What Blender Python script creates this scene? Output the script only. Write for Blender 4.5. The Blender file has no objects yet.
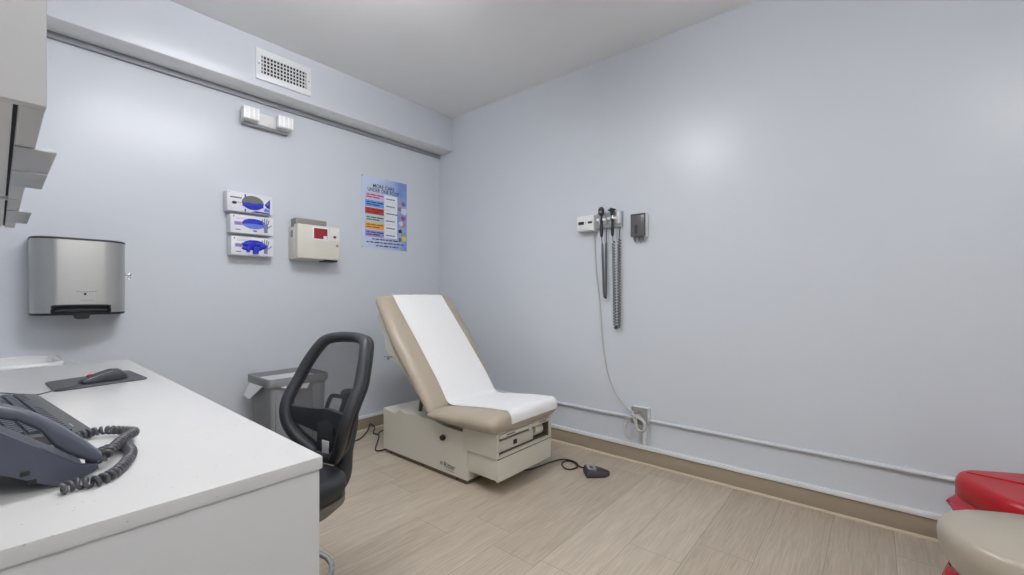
import bpy, bmesh, math, random
from mathutils import Vector, Matrix
random.seed(7)
PI = math.pi
C = bpy.context.scene.collection
SC = bpy.context.scene

# ------------------------------------------------------------------ camera model (used to read real positions off known planes)
F, CX, CY, H = 432.0, 512.0, 294.0, 1.2
XB, YA = 2.94, 3.45            # right wall plane x, far wall plane y
CEIL = 2.97
AX, AZ = .6428, .7660          # image-right / forward parts of world x
def ray(px, py):
    u = (px-CX)/F; v = -(py-CY)/F
    return Vector((AX*u+AZ, -AZ*u+AX, v))
def on_y(px, py, y):           # point on plane y=const
    r = ray(px, py); t = y/r.y
    return Vector((r.x*t, y, H+r.z*t))
def on_x(px, py, x):
    r = ray(px, py); t = x/r.x
    return Vector((x, r.y*t, H+r.z*t))
def on_z(px, py, z=0.0):
    r = ray(px, py); t = (z-H)/r.z
    return Vector((r.x*t, r.y*t, z))

LX, LY, E1, E2 = .92, 1.48, 22.0, 14.5
# ------------------------------------------------------------------ materials
def lin(c):
    c = c/255.0
    return c/12.92 if c <= .04045 else ((c+.055)/1.055)**2.4
def rgb(r, g, b): return (lin(r), lin(g), lin(b), 1)
def mat(name, col, rough=.5, metal=0.0, var=.04, scale=30, bump=0.0, bscale=200, spec=.5, coat=0, emit=None, strength=0, stretch=None, alpha=None):
    m = bpy.data.materials.new(name); m.use_nodes = True
    nt = m.node_tree; N = nt.nodes; L = nt.links
    p = N['Principled BSDF']
    p.inputs['Roughness'].default_value = rough
    p.inputs['Metallic'].default_value = metal
    p.inputs['Specular IOR Level'].default_value = spec
    p.inputs['Coat Weight'].default_value = coat
    c = rgb(*col)
    tc = N.new('ShaderNodeTexCoord'); mp = N.new('ShaderNodeMapping')
    if stretch: mp.inputs['Scale'].default_value = stretch
    L.new(tc.outputs['Object'], mp.inputs['Vector'])
    nz = N.new('ShaderNodeTexNoise'); nz.inputs['Scale'].default_value = scale; nz.inputs['Detail'].default_value = 3
    L.new(mp.outputs['Vector'], nz.inputs['Vector'])
    mx = N.new('ShaderNodeMix'); mx.data_type = 'RGBA'
    mx.inputs['A'].default_value = tuple(v*(1-var) for v in c[:3])+(1,)
    mx.inputs['B'].default_value = tuple(min(1, v*(1+var)) for v in c[:3])+(1,)
    L.new(nz.outputs['Fac'], mx.inputs['Factor']); L.new(mx.outputs['Result'], p.inputs['Base Color'])
    if bump:
        n2 = N.new('ShaderNodeTexNoise'); n2.inputs['Scale'].default_value = bscale; n2.inputs['Detail'].default_value = 4
        L.new(mp.outputs['Vector'], n2.inputs['Vector'])
        b = N.new('ShaderNodeBump'); b.inputs['Strength'].default_value = bump; b.inputs['Distance'].default_value = .003
        L.new(n2.outputs['Fac'], b.inputs['Height']); L.new(b.outputs['Normal'], p.inputs['Normal'])
    if emit:
        p.inputs['Emission Color'].default_value = rgb(*emit); p.inputs['Emission Strength'].default_value = strength
    if alpha is not None: p.inputs['Alpha'].default_value = alpha
    return m

def floor_material():
    m = bpy.data.materials.new('vinyl plank floor'); m.use_nodes = True
    nt = m.node_tree; N = nt.nodes; L = nt.links; p = N['Principled BSDF']
    tc = N.new('ShaderNodeTexCoord'); sp = N.new('ShaderNodeSeparateXYZ'); L.new(tc.outputs['Object'], sp.inputs[0])
    def M(op, a, b=None, c=None):
        n = N.new('ShaderNodeMath'); n.operation = op
        for i, v in enumerate((a, b, c)):
            if v is None: continue
            if isinstance(v, (int, float)): n.inputs[i].default_value = v
            else: L.new(v, n.inputs[i])
        return n.outputs[0]
    W, LEN = .245, 1.22
    yy = M('DIVIDE', M('SUBTRACT', sp.outputs['Y'], .66-.245*20), W)
    row = M('FLOOR', yy); fy = M('FRACT', yy)
    wn = N.new('ShaderNodeTexWhiteNoise'); wn.noise_dimensions = '1D'; L.new(row, wn.inputs['W'])
    xx = M('DIVIDE', M('ADD', sp.outputs['X'], M('MULTIPLY_ADD', wn.outputs['Value'], LEN, 20)), LEN)
    col = M('FLOOR', xx); fx = M('FRACT', xx)
    cmb = N.new('ShaderNodeCombineXYZ'); L.new(row, cmb.inputs[0]); L.new(col, cmb.inputs[1])
    w2 = N.new('ShaderNodeTexWhiteNoise'); w2.noise_dimensions = '2D'; L.new(cmb.outputs[0], w2.inputs['Vector'])
    ey = M('MULTIPLY', M('MINIMUM', fy, M('SUBTRACT', 1, fy)), W)
    ex = M('MULTIPLY', M('MINIMUM', fx, M('SUBTRACT', 1, fx)), LEN)
    e = M('MINIMUM', ey, ex)
    seam = N.new('ShaderNodeMapRange'); seam.inputs['From Min'].default_value = .0006; seam.inputs['From Max'].default_value = .0024
    L.new(e, seam.inputs['Value'])
    # grain
    mp = N.new('ShaderNodeMapping'); mp.inputs['Scale'].default_value = (3.5, 75, 1); L.new(tc.outputs['Object'], mp.inputs['Vector'])
    ofs = N.new('ShaderNodeCombineXYZ'); L.new(M('MULTIPLY', w2.outputs['Value'], 37), ofs.inputs[0]); L.new(ofs.outputs[0], mp.inputs['Location'])
    g = N.new('ShaderNodeTexNoise'); g.inputs['Scale'].default_value = 1.6; g.inputs['Detail'].default_value = 6; g.inputs['Roughness'].default_value = .65
    L.new(mp.outputs[0], g.inputs['Vector'])
    mp2 = N.new('ShaderNodeMapping'); mp2.inputs['Scale'].default_value = (1.2, 9, 1); L.new(tc.outputs['Object'], mp2.inputs['Vector'])
    g2 = N.new('ShaderNodeTexNoise'); g2.inputs['Scale'].default_value = 2; g2.inputs['Detail'].default_value = 3; L.new(mp2.outputs[0], g2.inputs['Vector'])
    cr = N.new('ShaderNodeValToRGB'); cr.color_ramp.elements[0].position = .34; cr.color_ramp.elements[1].position = .66
    cr.color_ramp.elements[0].color = rgb(170, 157, 138); cr.color_ramp.elements[1].color = rgb(205, 193, 175)
    f = M('ADD', M('MULTIPLY', g.outputs['Fac'], .62), M('ADD', M('MULTIPLY', g2.outputs['Fac'], .26), M('MULTIPLY', w2.outputs['Value'], .12)))
    L.new(f, cr.inputs[0])
    mx = N.new('ShaderNodeMix'); mx.data_type = 'RGBA'; mx.inputs['A'].default_value = rgb(160, 147, 128)
    L.new(seam.outputs[0], mx.inputs['Factor']); L.new(cr.outputs[0], mx.inputs['B']); L.new(mx.outputs['Result'], p.inputs['Base Color'])
    p.inputs['Roughness'].default_value = .42; p.inputs['Specular IOR Level'].default_value = .35
    b = N.new('ShaderNodeBump'); b.inputs['Strength'].default_value = .12; b.inputs['Distance'].default_value = .002
    L.new(g.outputs['Fac'], b.inputs['Height']); L.new(b.outputs[0], p.inputs['Normal'])
    return m

def quartz_material():
    m = mat('white quartz', (209, 209, 208), .25, var=.02, scale=8)
    nt = m.node_tree; N = nt.nodes; L = nt.links; p = N['Principled BSDF']
    src = p.inputs['Base Color'].links[0].from_socket
    tc = N.new('ShaderNodeTexCoord'); v = N.new('ShaderNodeTexVoronoi'); v.inputs['Scale'].default_value = 85
    L.new(tc.outputs['Object'], v.inputs['Vector'])
    lt = N.new('ShaderNodeMath'); lt.operation = 'LESS_THAN'; lt.inputs[1].default_value = .13; L.new(v.outputs['Distance'], lt.inputs[0])
    sp = N.new('ShaderNodeSeparateColor'); L.new(v.outputs['Color'], sp.inputs[0])
    gt = N.new('ShaderNodeMath'); gt.operation = 'GREATER_THAN'; gt.inputs[1].default_value = .72; L.new(sp.outputs[0], gt.inputs[0])
    mu = N.new('ShaderNodeMath'); mu.operation = 'MULTIPLY'; L.new(lt.outputs[0], mu.inputs[0]); L.new(gt.outputs[0], mu.inputs[1])
    mx = N.new('ShaderNodeMix'); mx.data_type = 'RGBA'; L.new(mu.outputs[0], mx.inputs['Factor']); L.new(src, mx.inputs['A'])
    mx.inputs['B'].default_value = rgb(188, 186, 184); L.new(mx.outputs['Result'], p.inputs['Base Color'])
    return m

def mesh_material():
    m = bpy.data.materials.new('chair mesh fabric'); m.use_nodes = True
    nt = m.node_tree; N = nt.nodes; L = nt.links; p = N['Principled BSDF']
    p.inputs['Base Color'].default_value = rgb(58, 58, 62); p.inputs['Roughness'].default_value = .8
    tc = N.new('ShaderNodeTexCoord'); sp = N.new('ShaderNodeSeparateXYZ'); L.new(tc.outputs['Object'], sp.inputs[0])
    outs = []
    for ax in ('Y', 'Z'):
        a = N.new('ShaderNodeMath'); a.operation = 'MULTIPLY'; a.inputs[1].default_value = 420; L.new(sp.outputs[ax], a.inputs[0])
        f = N.new('ShaderNodeMath'); f.operation = 'FRACT'; L.new(a.outputs[0], f.inputs[0])
        t = N.new('ShaderNodeMath'); t.operation = 'LESS_THAN'; t.inputs[1].default_value = .34; L.new(f.outputs[0], t.inputs[0])
        outs.append(t.outputs[0])
    mxx = N.new('ShaderNodeMath'); mxx.operation = 'MAXIMUM'; L.new(outs[0], mxx.inputs[0]); L.new(outs[1], mxx.inputs[1])
    L.new(mxx.outputs[0], p.inputs['Alpha'])
    return m

M_wall = mat('pale blue grey wall paint', (214, 219, 226), .27, var=.012, scale=3, bump=.05, bscale=350, spec=.36)
M_ceil = mat('white ceiling paint', (246, 246, 246), .8, var=.01, scale=3, bump=.05)
M_trimgrey = mat('plain grey strip', (150, 154, 158), .5)
M_white = mat('white painted trim', (236, 238, 240), .35, var=.01)
M_base = mat('brown vinyl cove base', (166, 153, 134), .5, var=.03, scale=6)
M_bead = mat('light beige base bead', (206, 192, 170), .5, var=.02)
M_floor = floor_material()
M_quartz = quartz_material()
M_cab = mat('light grey laminate', (205, 205, 205), .5, var=.01, scale=4)
M_cabin = mat('white melamine', (226, 226, 225), .5, var=.01)
M_gap = mat('dark gap', (40, 40, 42), .8)
M_pull = mat('satin nickel', (188, 188, 188), .38, metal=.6, var=.02)
M_steel = mat('brushed stainless steel', (196, 195, 192), .3, metal=.95, var=.06, scale=6, stretch=(120, 120, 1), bump=.03, bscale=30)
M_black = mat('black plastic', (34, 35, 38), .45)
M_dark = mat('charcoal plastic', (56, 58, 63), .45)
M_phone = mat('slate grey plastic', (82, 87, 100), .36, var=.02)
M_phone2 = mat('dark slate plastic', (62, 66, 76), .4, var=.02)
M_key = mat('black key caps', (66, 70, 82), .35)
M_dial = mat('pale slate key caps', (128, 134, 150), .35)
M_kcase = mat('dark grey keyboard plastic', (82, 82, 86), .5)
M_legend = mat('pale key legends', (190, 195, 205), .6)
M_cord = mat('dark grey cord', (88, 88, 93), .32)
M_pad = mat('charcoal mouse pad', (84, 84, 90), .9, bump=.2, bscale=900)
M_red = mat('red plastic', (176, 12, 28), .33, var=.03, scale=8)
M_redbag = mat('red film bag', (190, 18, 48), .22, var=.15, scale=14, bump=.25, bscale=25, coat=.4)
M_beige = mat('beige plastic', (176, 167, 151), .3, var=.015)
M_tabplastic = mat('cream beige enamel', (219, 215, 202), .42, var=.015)
M_tabdark = mat('brown grey plinth', (104, 94, 80), .6)
M_vinyl = mat('taupe vinyl', (180, 168, 149), .36, var=.02, bump=.08, bscale=260)
M_paper = mat('white exam paper', (246, 246, 246), .75, var=.01, bump=.35, bscale=9)
M_carton = mat('white carton', (232, 233, 238), .55, var=.01)
M_blue = mat('blue print', (28, 38, 160), .5)
M_glove = mat('blue nitrile', (30, 48, 190), .45, var=.35, scale=40)
M_glovelite = mat('pale blue nitrile', (108, 128, 225), .45, var=.2, scale=40)
M_lilac = mat('lilac print', (170, 150, 220), .6)
M_greyink = mat('grey ink', (120, 122, 128), .6)
M_navy = mat('navy ink', (38, 44, 92), .6)
M_cavity = mat('grey carton inside', (120, 120, 118), .8)
M_skin = mat('photo print of a gloved hand', (126, 134, 172), .6)
M_sharps = mat('cream moulded plastic', (222, 219, 207), .42, var=.01)
M_sharpstop = mat('smoky grey plastic', (142, 138, 132), .4)
M_label = mat('dark red label', (150, 34, 52), .5)
M_grey = mat('mid grey plastic', (150, 152, 154), .5)
M_bin = mat('grey bin plastic', (139, 141, 144), .5, var=.03)
M_bag = mat('white film bag', (235, 236, 240), .4, bump=.2, bscale=40)
M_clear = mat('white ceramic', (240, 240, 239), .12, var=.005, coat=.3)
M_chrome = mat('chrome', (205, 205, 205), .16, metal=1, var=.01)
M_seat = mat('black vinyl', (40, 41, 45), .42, bump=.1, bscale=120)
M_seatpan = mat('olive grey plastic', (112, 109, 102), .55)
M_mesh = mesh_material()
M_lens = mat('white lens', (250, 250, 250), .25, var=.0)
M_led = mat('white lamp lens', (250, 250, 250), .25, var=.0, emit=(255, 255, 255), strength=.1)
M_lensgrid = mat('grey lens grid', (205, 208, 212), .35)
M_hous = mat('off white housing', (232, 232, 231), .5, var=.01)
M_lamp = mat('light diffuser', (255, 255, 255), .5, var=0, emit=(252, 252, 255), strength=E1)
M_fill = mat('added fill diffuser', (255, 255, 255), .5, var=0, emit=(255, 251, 246), strength=E2)
M_graphite = mat('graphite plastic', (98, 97, 102), .3)
M_whitecord = mat('white cord', (200, 200, 197), .5)
M_pipe = mat('painted pipe', (214, 218, 222), .4)
M_cradle = mat('light grey plastic', (176, 179, 182), .5)
M_plate = mat('grey steel outlet plate', (168, 168, 164), .4, metal=.4)
M_pedal = mat('dark plum plastic', (62, 56, 66), .5)
M_pedaltop = mat('pale grey pedal pad', (160, 158, 160), .5)
M_door = mat('white door paint', (228, 228, 226), .4, var=.01)

# ------------------------------------------------------------------ mesh helpers
def B(): return bmesh.new()
def box(bm, x0, x1, y0, y1, z0, z1, bev=0.0, seg=2, M=None):
    r = bmesh.ops.create_cube(bm, size=1)
    vs = r['verts']
    S = Matrix.Diagonal((abs(x1-x0), abs(y1-y0), abs(z1-z0), 1))
    T = Matrix.Translation(((x0+x1)/2, (y0+y1)/2, (z0+z1)/2))
    bmesh.ops.transform(bm, matrix=T @ S, verts=vs)
    if bev > 0:
        es = list({e for v in vs for e in v.link_edges})
        rr = bmesh.ops.bevel(bm, geom=es, offset=bev, segments=seg, affect='EDGES', profile=.5, clamp_overlap=True)
        vs = list({v for f in rr['faces'] for v in f.verts} | {v for v in vs if v.is_valid})
    if M is not None: bmesh.ops.transform(bm, matrix=M, verts=[v for v in vs if v.is_valid])
    return vs
def frame_for(t, up=None):
    t = t.normalized()
    a = Vector((0, 0, 1)) if abs(t.z) < .9 else Vector((1, 0, 0))
    n = (a - t*a.dot(t)).normalized()
    return n, t.cross(n).normalized()
def smooth_path(pts, n=8, closed=False):
    P = [Vector(p) for p in pts]; out = []
    k = len(P)
    rng = range(k) if closed else range(k-1)
    for i in rng:
        if closed: p0, p1, p2, p3 = P[(i-1) % k], P[i], P[(i+1) % k], P[(i+2) % k]
        else: p0, p1, p2, p3 = P[max(i-1, 0)], P[i], P[i+1], P[min(i+2, k-1)]
        for j in range(n):
            t = j/n
            out.append(.5*((2*p1)+(-p0+p2)*t+(2*p0-5*p1+4*p2-p3)*t*t+(-p0+3*p1-3*p2+p3)*t**3))
    if not closed: out.append(P[-1])
    return out
def frames(P, closed=False):
    n = len(P); T = []
    for i in range(n):
        a = P[(i-1) % n] if (closed or i > 0) else P[i]
        b = P[(i+1) % n] if (closed or i < n-1) else P[i]
        d = b-a
        T.append(d.normalized() if d.length > 1e-9 else Vector((0, 0, 1)))
    N0, _ = frame_for(T[0]); out = []
    nn = N0
    for i in range(n):
        nn = nn - T[i]*nn.dot(T[i])
        nn = nn.normalized() if nn.length > 1e-6 else frame_for(T[i])[0]
        out.append((T[i], nn.copy(), T[i].cross(nn)))
    return out
def tube(bm, P, r, seg=8, closed=False, radii=None, flat=None):
    P = [Vector(p) for p in P]; fr = frames(P, closed); rings = []
    for i, p in enumerate(P):
        rr = radii[i] if radii else r
        t, n, b = fr[i]
        ring = []
        for k in range(seg):
            a = 2*PI*k/seg
            ring.append(bm.verts.new(p + n*math.cos(a)*rr + b*math.sin(a)*rr*(flat or 1)))
        rings.append(ring)
    m = len(rings)
    for i in range(m if closed else m-1):
        A, Bq = rings[i], rings[(i+1) % m]
        sh = 0
        if closed and i == m-1:   # best twist match
            sh = min(range(seg), key=lambda s: sum((A[k].co-Bq[(k+s) % seg].co).length for k in range(seg)))
        for k in range(seg):
            bm.faces.new((A[k], A[(k+1) % seg], Bq[(k+1+sh) % seg], Bq[(k+sh) % seg]))
    if not closed:
        bm.faces.new(list(reversed(rings[0]))); bm.faces.new(rings[-1])
def cyl(bm, p0, p1, r0, r1=None, seg=20):
    tube(bm, [p0, p1], r0, seg, radii=[r0, r0 if r1 is None else r1])
def coil(P, R, pitch, per=9):
    P = [Vector(p) for p in P]
    # resample
    L = [0]
    for i in range(1, len(P)): L.append(L[-1]+(P[i]-P[i-1]).length)
    n = max(12, int(L[-1]/pitch*per)); Q = []
    j = 0
    for i in range(n+1):
        s = L[-1]*i/n
        while j < len(L)-2 and L[j+1] < s: j += 1
        f = (s-L[j])/max(1e-9, L[j+1]-L[j]); Q.append(P[j].lerp(P[j+1], f))
    fr = frames(Q); out = []
    for i, q in enumerate(Q):
        a = 2*PI*i/per
        out.append(q+fr[i][1]*math.cos(a)*R+fr[i][2]*math.sin(a)*R)
    return out
def loft(bm, rings, cap=True, closed=True):
    R = [[bm.verts.new(Vector(p)) for p in r] for r in rings]
    n = len(R[0])
    for i in range(len(R)-1):
        for k in range(n if closed else n-1):
            bm.faces.new((R[i][k], R[i][(k+1) % n], R[i+1][(k+1) % n], R[i+1][k]))
    if cap:
        bm.faces.new(list(reversed(R[0]))); bm.faces.new(R[-1])
    return R
def rrect(w, d, r, n=5, cx=0, cy=0):
    r = min(r, w/2-1e-4, d/2-1e-4); out = []
    for (sx, sy, a0) in ((1, 1, 0), (-1, 1, PI/2), (-1, -1, PI), (1, -1, 1.5*PI)):
        for k in range(n+1):
            a = a0+PI/2*k/n
            out.append((cx+sx*(w/2-r)+r*math.cos(a), cy+sy*(d/2-r)+r*math.sin(a)))
    return out
def erect(w, h, rx, ry, n=7, cx=0, cy=0):
    rx = min(rx, w/2-1e-4); ry = min(ry, h/2-1e-4); out = []
    for (sx, sy, a0) in ((1, 1, 0), (-1, 1, PI/2), (-1, -1, PI), (1, -1, 1.5*PI)):
        for k in range(n+1):
            a = a0+PI/2*k/n
            out.append((cx+sx*(w/2-rx)+rx*math.cos(a), cy+sy*(h/2-ry)+ry*math.sin(a)))
    return out
def prism(bm, poly, a0, a1, axis='x'):
    def mk(p, a):
        if axis == 'x': return (a, p[0], p[1])
        if axis == 'y': return (p[0], a, p[1])
        return (p[0], p[1], a)
    loft(bm, [[mk(p, a0) for p in poly], [mk(p, a1) for p in poly]])
def disc(bm, c, r, th=.001, seg=20, axis='y', sx=1, sz=1):
    a0 = [(c[0]+r*sx*math.cos(2*PI*k/seg), c[2]+r*sz*math.sin(2*PI*k/seg)) for k in range(seg)]
    prism(bm, a0, c[1], c[1]-th, 'y')
def sphere(bm, c, r, sc=(1, 1, 1), u=16, v=10):
    M = Matrix.Translation(c) @ Matrix.Diagonal((sc[0]*r, sc[1]*r, sc[2]*r, 1))
    bmesh.ops.create_uvsphere(bm, u_segments=u, v_segments=v, radius=1, matrix=M)

def obj(name, bm, m, parent=None, local=False, ang=35, struct=False):
    bmesh.ops.recalc_face_normals(bm, faces=bm.faces)
    if parent is not None and not local:
        inv = world_of(parent).inverted()
        bmesh.ops.transform(bm, matrix=inv, verts=bm.verts)
    me = bpy.data.meshes.new(name); bm.to_mesh(me); bm.free()
    for p in me.polygons: p.use_smooth = True
    me.set_sharp_from_angle(angle=math.radians(ang))
    me.materials.append(m)
    o = bpy.data.objects.new(name, me); C.objects.link(o)
    if parent is not None: o.parent = parent
    if struct: o['kind'] = 'structure'
    return o
def world_of(o):
    m = Matrix.Translation(o.location) @ o.rotation_euler.to_matrix().to_4x4()
    return world_of(o.parent) @ m if o.parent else m
def thing(name, label, cat, loc, rz=0, group=None):
    o = bpy.data.objects.new(name, None); C.objects.link(o)
    o.empty_display_size = .05
    o.location = loc; o.rotation_euler = (0, 0, rz); o['label'] = label; o['category'] = cat
    if group: o['group'] = group
    return o
def tag(o, label, cat, group=None):
    o['label'] = label; o['category'] = cat
    if group: o['group'] = group
    return o
def solo(name, bm, m, label, cat, loc, group=None, ang=35):
    """a thing that is a single mesh, origin at loc (mesh given in world coordinates)"""
    bmesh.ops.translate(bm, vec=-Vector(loc), verts=bm.verts)
    o = obj(name, bm, m, ang=ang); o.location = loc
    return tag(o, label, cat, group)
def lettering(name, text, size, m, parent, mtx, squash=1.0, align='LEFT'):
    cu = bpy.data.curves.new('t', 'FONT'); cu.body = text; cu.size = size; cu.extrude = .0003; cu.offset = size*.011; cu.align_x = align
    to = bpy.data.objects.new('t', cu); C.objects.link(to)
    bpy.context.view_layer.update()
    me = bpy.data.meshes.new_from_object(to)
    bpy.data.objects.remove(to); bpy.data.curves.remove(cu)
    me.name = name
    me.transform(mtx @ Matrix.Diagonal((squash, 1, 1, 1)))
    me.materials.clear(); me.materials.append(m)
    o = bpy.data.objects.new(name, me); C.objects.link(o); o.parent = parent
    return o
def wall_text(x, z, y):   # matrix for text standing on a face that looks to local -y
    return Matrix.Translation((x, y, z)) @ Matrix.Rotation(PI/2, 4, 'X')

# ------------------------------------------------------------------ room shell
X0, Y0 = -.25, -1.75
T = .1
def wallbox(name, *a, m=M_wall):
    bm = B(); box(bm, *a); return obj(name, bm, m, struct=True)
wallbox('floor', X0-T, XB+T, Y0-T, YA+T, -.1, 0, m=M_floor)
wallbox('ceiling', X0-T, XB+T, Y0-T, YA+T, CEIL, CEIL+.1, m=M_ceil)
wallbox('wall_far', X0-T, XB+T, YA, YA+T, 0, CEIL)
wallbox('wall_right', XB, XB+T, Y0, YA, 0, CEIL)
wallbox('wall_left', X0-T, X0, Y0, YA, 0, CEIL)
wallbox('wall_back', X0-T, XB+T, Y0-T, Y0, 0, CEIL)
YS, ZS = 3.25, 2.63
bm = B(); box(bm, X0, XB, YS, YA, ZS, CEIL, .006, 2); sf = obj('wall_soffit', bm, M_wall, struct=True); sf.data.materials.append(M_ceil)
for p_ in sf.data.polygons:
    if p_.normal.z < -.9: p_.material_index = 1
bm = B(); box(bm, X0, XB-.001, YA-.022, YA-.001, ZS-.036, ZS, .003); obj('trim_1', bm, M_trimgrey, struct=True)  # plain grey strip along the far wall under the soffit
# cove base + bead + white cap trim, far and right walls
def base_profile(bm, fn, a, b):
    pass
bm = B(); box(bm, X0, XB-.001, YA-.008, YA-.0005, 0, .104, .002); obj('baseboard_far', bm, M_base, struct=True)
bm = B(); box(bm, XB-.008, XB-.0005, Y0, YA-.008, 0, .104, .002); obj('baseboard_right', bm, M_base, struct=True)
def qprof(r, n=5): return [(0, 0)]+[(r*math.cos(PI/2*k/n), r*math.sin(PI/2*k/n)) for k in range(n+1)]
bm = B(); prism(bm, [(YA-.008-a, z) for a, z in qprof(.011)], X0, XB-.008, 'x'); obj('trim_2', bm, M_bead, struct=True)
bm = B(); prism(bm, [(XB-.008-a, z) for a, z in qprof(.011)], Y0, YA-.008, 'y'); obj('trim_3', bm, M_bead, struct=True)
bm = B(); box(bm, X0, XB-.001, YA-.02, YA-.0005, .105, .133, .004); obj('trim_4', bm, M_white, struct=True)
bm = B(); box(bm, XB-.02, XB-.0005, Y0, YA-.02, .105, .133, .004); obj('trim_5', bm, M_white, struct=True)
# door behind the camera
bm = B(); box(bm, 1.2, 2.1, Y0+.001, Y0+.03, .005, 2.05, .003); dr = obj('door_1', bm, M_door, struct=True)
bm = B()
box(bm, 1.12, 1.2, Y0+.001, Y0+.04, 0, 2.13, .004); box(bm, 2.1, 2.18, Y0+.001, Y0+.04, 0, 2.13, .004); box(bm, 1.12, 2.18, Y0+.001, Y0+.04, 2.05, 2.13, .004)
obj('door_frame', bm, M_white, dr)
bm = B(); cyl(bm, (1.27, Y0+.03, 1), (1.27, Y0+.075, 1), .012); tube(bm, smooth_path([(1.27, Y0+.075, 1), (1.3, Y0+.08, 1), (1.38, Y0+.078, 1)]), .009); obj('door_handle', bm, M_chrome, dr)

# ------------------------------------------------------------------ ceiling lights
def ceiling_light(cx, cy, lab, m, rz=0):
    t = thing('ceiling_light', lab, 'ceiling light', (cx, cy, CEIL), rz)
    w, d, top, bot = 1.0, .26, -.12, -.23  # hung on rods instead of flush, shaped to brighten the ceiling
    for s in (-1, 1):
        bm = B(); cyl(bm, (s*.38, 0, -.001), (s*.38, 0, top+.012), .008, seg=10); cyl(bm, (s*.38, 0, -.001), (s*.38, 0, -.02), .04, seg=16); obj('hanger', bm, M_white, t, local=True)
        bm = B(); box(bm, s*(w/2+.001), s*(w/2+.014), -d/2, d/2, bot-.004, top+.012, .003); obj('end_cap', bm, M_white, t, local=True)
    bm = B(); box(bm, -w/2, w/2, -.085, .085, top, top+.012, .003); obj('frame', bm, M_white, t, local=True)
    bm = B(); prism(bm, [(-.08, top-.0005), (-d/2+.02, top-.01), (-d/2, top-.03), (-d/2+.02, bot+.015), (-d/2+.05, bot), (d/2-.05, bot), (d/2-.02, bot+.015), (d/2, top-.03), (d/2-.02, top-.01), (.08, top-.0005)], -w/2, w/2, 'x'); obj('diffuser', bm, m, t, local=True)
ceiling_light(LX, LY, 'suspended white linear ceiling light over the middle of the room', M_lamp)
ceiling_light(.45, -.95, 'added dim fill light, out of view over the door end of the room', M_fill)  # added lamp out of view, brightens the worktop end panel and cabinet faces

# ------------------------------------------------------------------ air vent on the soffit
a = on_y(255.5, 47.8, YS); b = on_y(310.4, 97, YS); a2 = on_y(255.5, 78.3, YS); b2 = on_y(310.7, 68.7, YS)
vx0, vx1 = a.x, b.x; vz1 = (a.z+b2.z)/2; vz0 = (a2.z+b.z)/2
vcx, vcz = (vx0+vx1)/2, (vz0+vz1)/2; vw, vh = vx1-vx0, vz1-vz0
t = thing('air_vent', 'white metal air vent grille set in the soffit face near the ceiling', 'vent', (vcx, YS-.001, vcz))
fb = min(vw, vh)*.2
bm = B()
for (a0, a1, z0, z1) in ((-vw/2, vw/2, vh/2-fb, vh/2), (-vw/2, vw/2, -vh/2, -vh/2+fb), (-vw/2, -vw/2+fb*.8, -vh/2+fb, vh/2-fb), (vw/2-fb*.8, vw/2, -vh/2+fb, vh/2-fb)):
    box(bm, a0, a1, -.012, 0, z0, z1, .002)
obj('frame', bm, M_white, t, local=True)
iw, ih = vw-1.6*fb, vh-2*fb
bm = B(); box(bm, -iw/2, iw/2, -.002, 0, -ih/2, ih/2); obj('backing', bm, M_gap, t, local=True)
bm = B()
for k in range(14):
    x = -iw/2+iw*(k+.5)/14; box(bm, x-.0034, x+.0034, -.011, -.008, -ih/2, ih/2)
for k in range(6):
    z = -ih/2+ih*(k+.0)/5; box(bm, -iw/2, iw/2, -.010, -.007, z-.0035, z+.0035)
obj('grille', bm, M_hous, t, local=True)
for s in (-1, 1):
    bm = B(); disc(bm, (s*(vw/2-fb*.4), -.012, 0), .005, .0015); obj('screw', bm, M_grey, t, local=True)

# ------------------------------------------------------------------ emergency light
HD = .075
a = on_y(243, 106, YA-.055); b = on_y(290, 129, YA-.055)
e0 = on_y(243, 122.6, YA-.05); e1 = on_y(289.5, 135.6, YA-.05)
ex0, ex1 = e0.x, e1.x; ez0 = (e0.z+e1.z)/2
cx = (ex0+ex1)/2; ew = ex1-ex0; eh = .105
t = thing('emergency_light', 'white twin-head emergency light on far wall under the soffit', 'emergency light', (cx, YA, ez0+eh/2))
bm = B(); box(bm, -ew/2, ew/2, -.05, 0, -eh/2+.018, eh/2, .008, 3); obj('housing', bm, M_hous, t, local=True)
bm = B(); box(bm, -ew/2+.004, ew/2-.004, -.046, 0, -eh/2, -eh/2+.018, .004); obj('base_tray', bm, M_grey, t, local=True)
for (pa, pb) in (((243.3, 105), (260.2, 120.5)), ((278.5, 115), (294, 129.5))):
    p = on_y(*pa, YA-.11); q = on_y(*pb, YA-.11)
    hx, hz = (p.x+q.x)/2-cx, (p.z+q.z)/2-(ez0+eh/2); hw, hh = (q.x-p.x), .092
    bm = B(); box(bm, hx-hw/2, hx+hw/2, -.108, -.058, hz-hh/2, hz+hh/2, .012, 3); cyl(bm, (hx, -.06, hz), (hx, -.049, hz), .02)
    h = obj('lamp_head', bm, M_hous, t, local=True)
    bm = B(); box(bm, hx-hw/2+.005, hx+hw/2-.005, -.111, -.107, hz-hh/2+.005, hz+hh/2-.005, .0015); ln = obj('lens', bm, M_led, h, local=True)
    bm = B()
    for i in range(3):
        for j in range(4):
            xx = hx+(i-1)*hw*.29; zz = hz+(j-1.5)*hh*.22
            tube(bm, [(xx+.0085*math.cos(2*PI*k/12), -.1115, zz+.0075*math.sin(2*PI*k/12)) for k in range(12)], .0016, 5, closed=True)
    obj('lens_pattern', bm, M_lensgrid, h, local=True)

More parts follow.
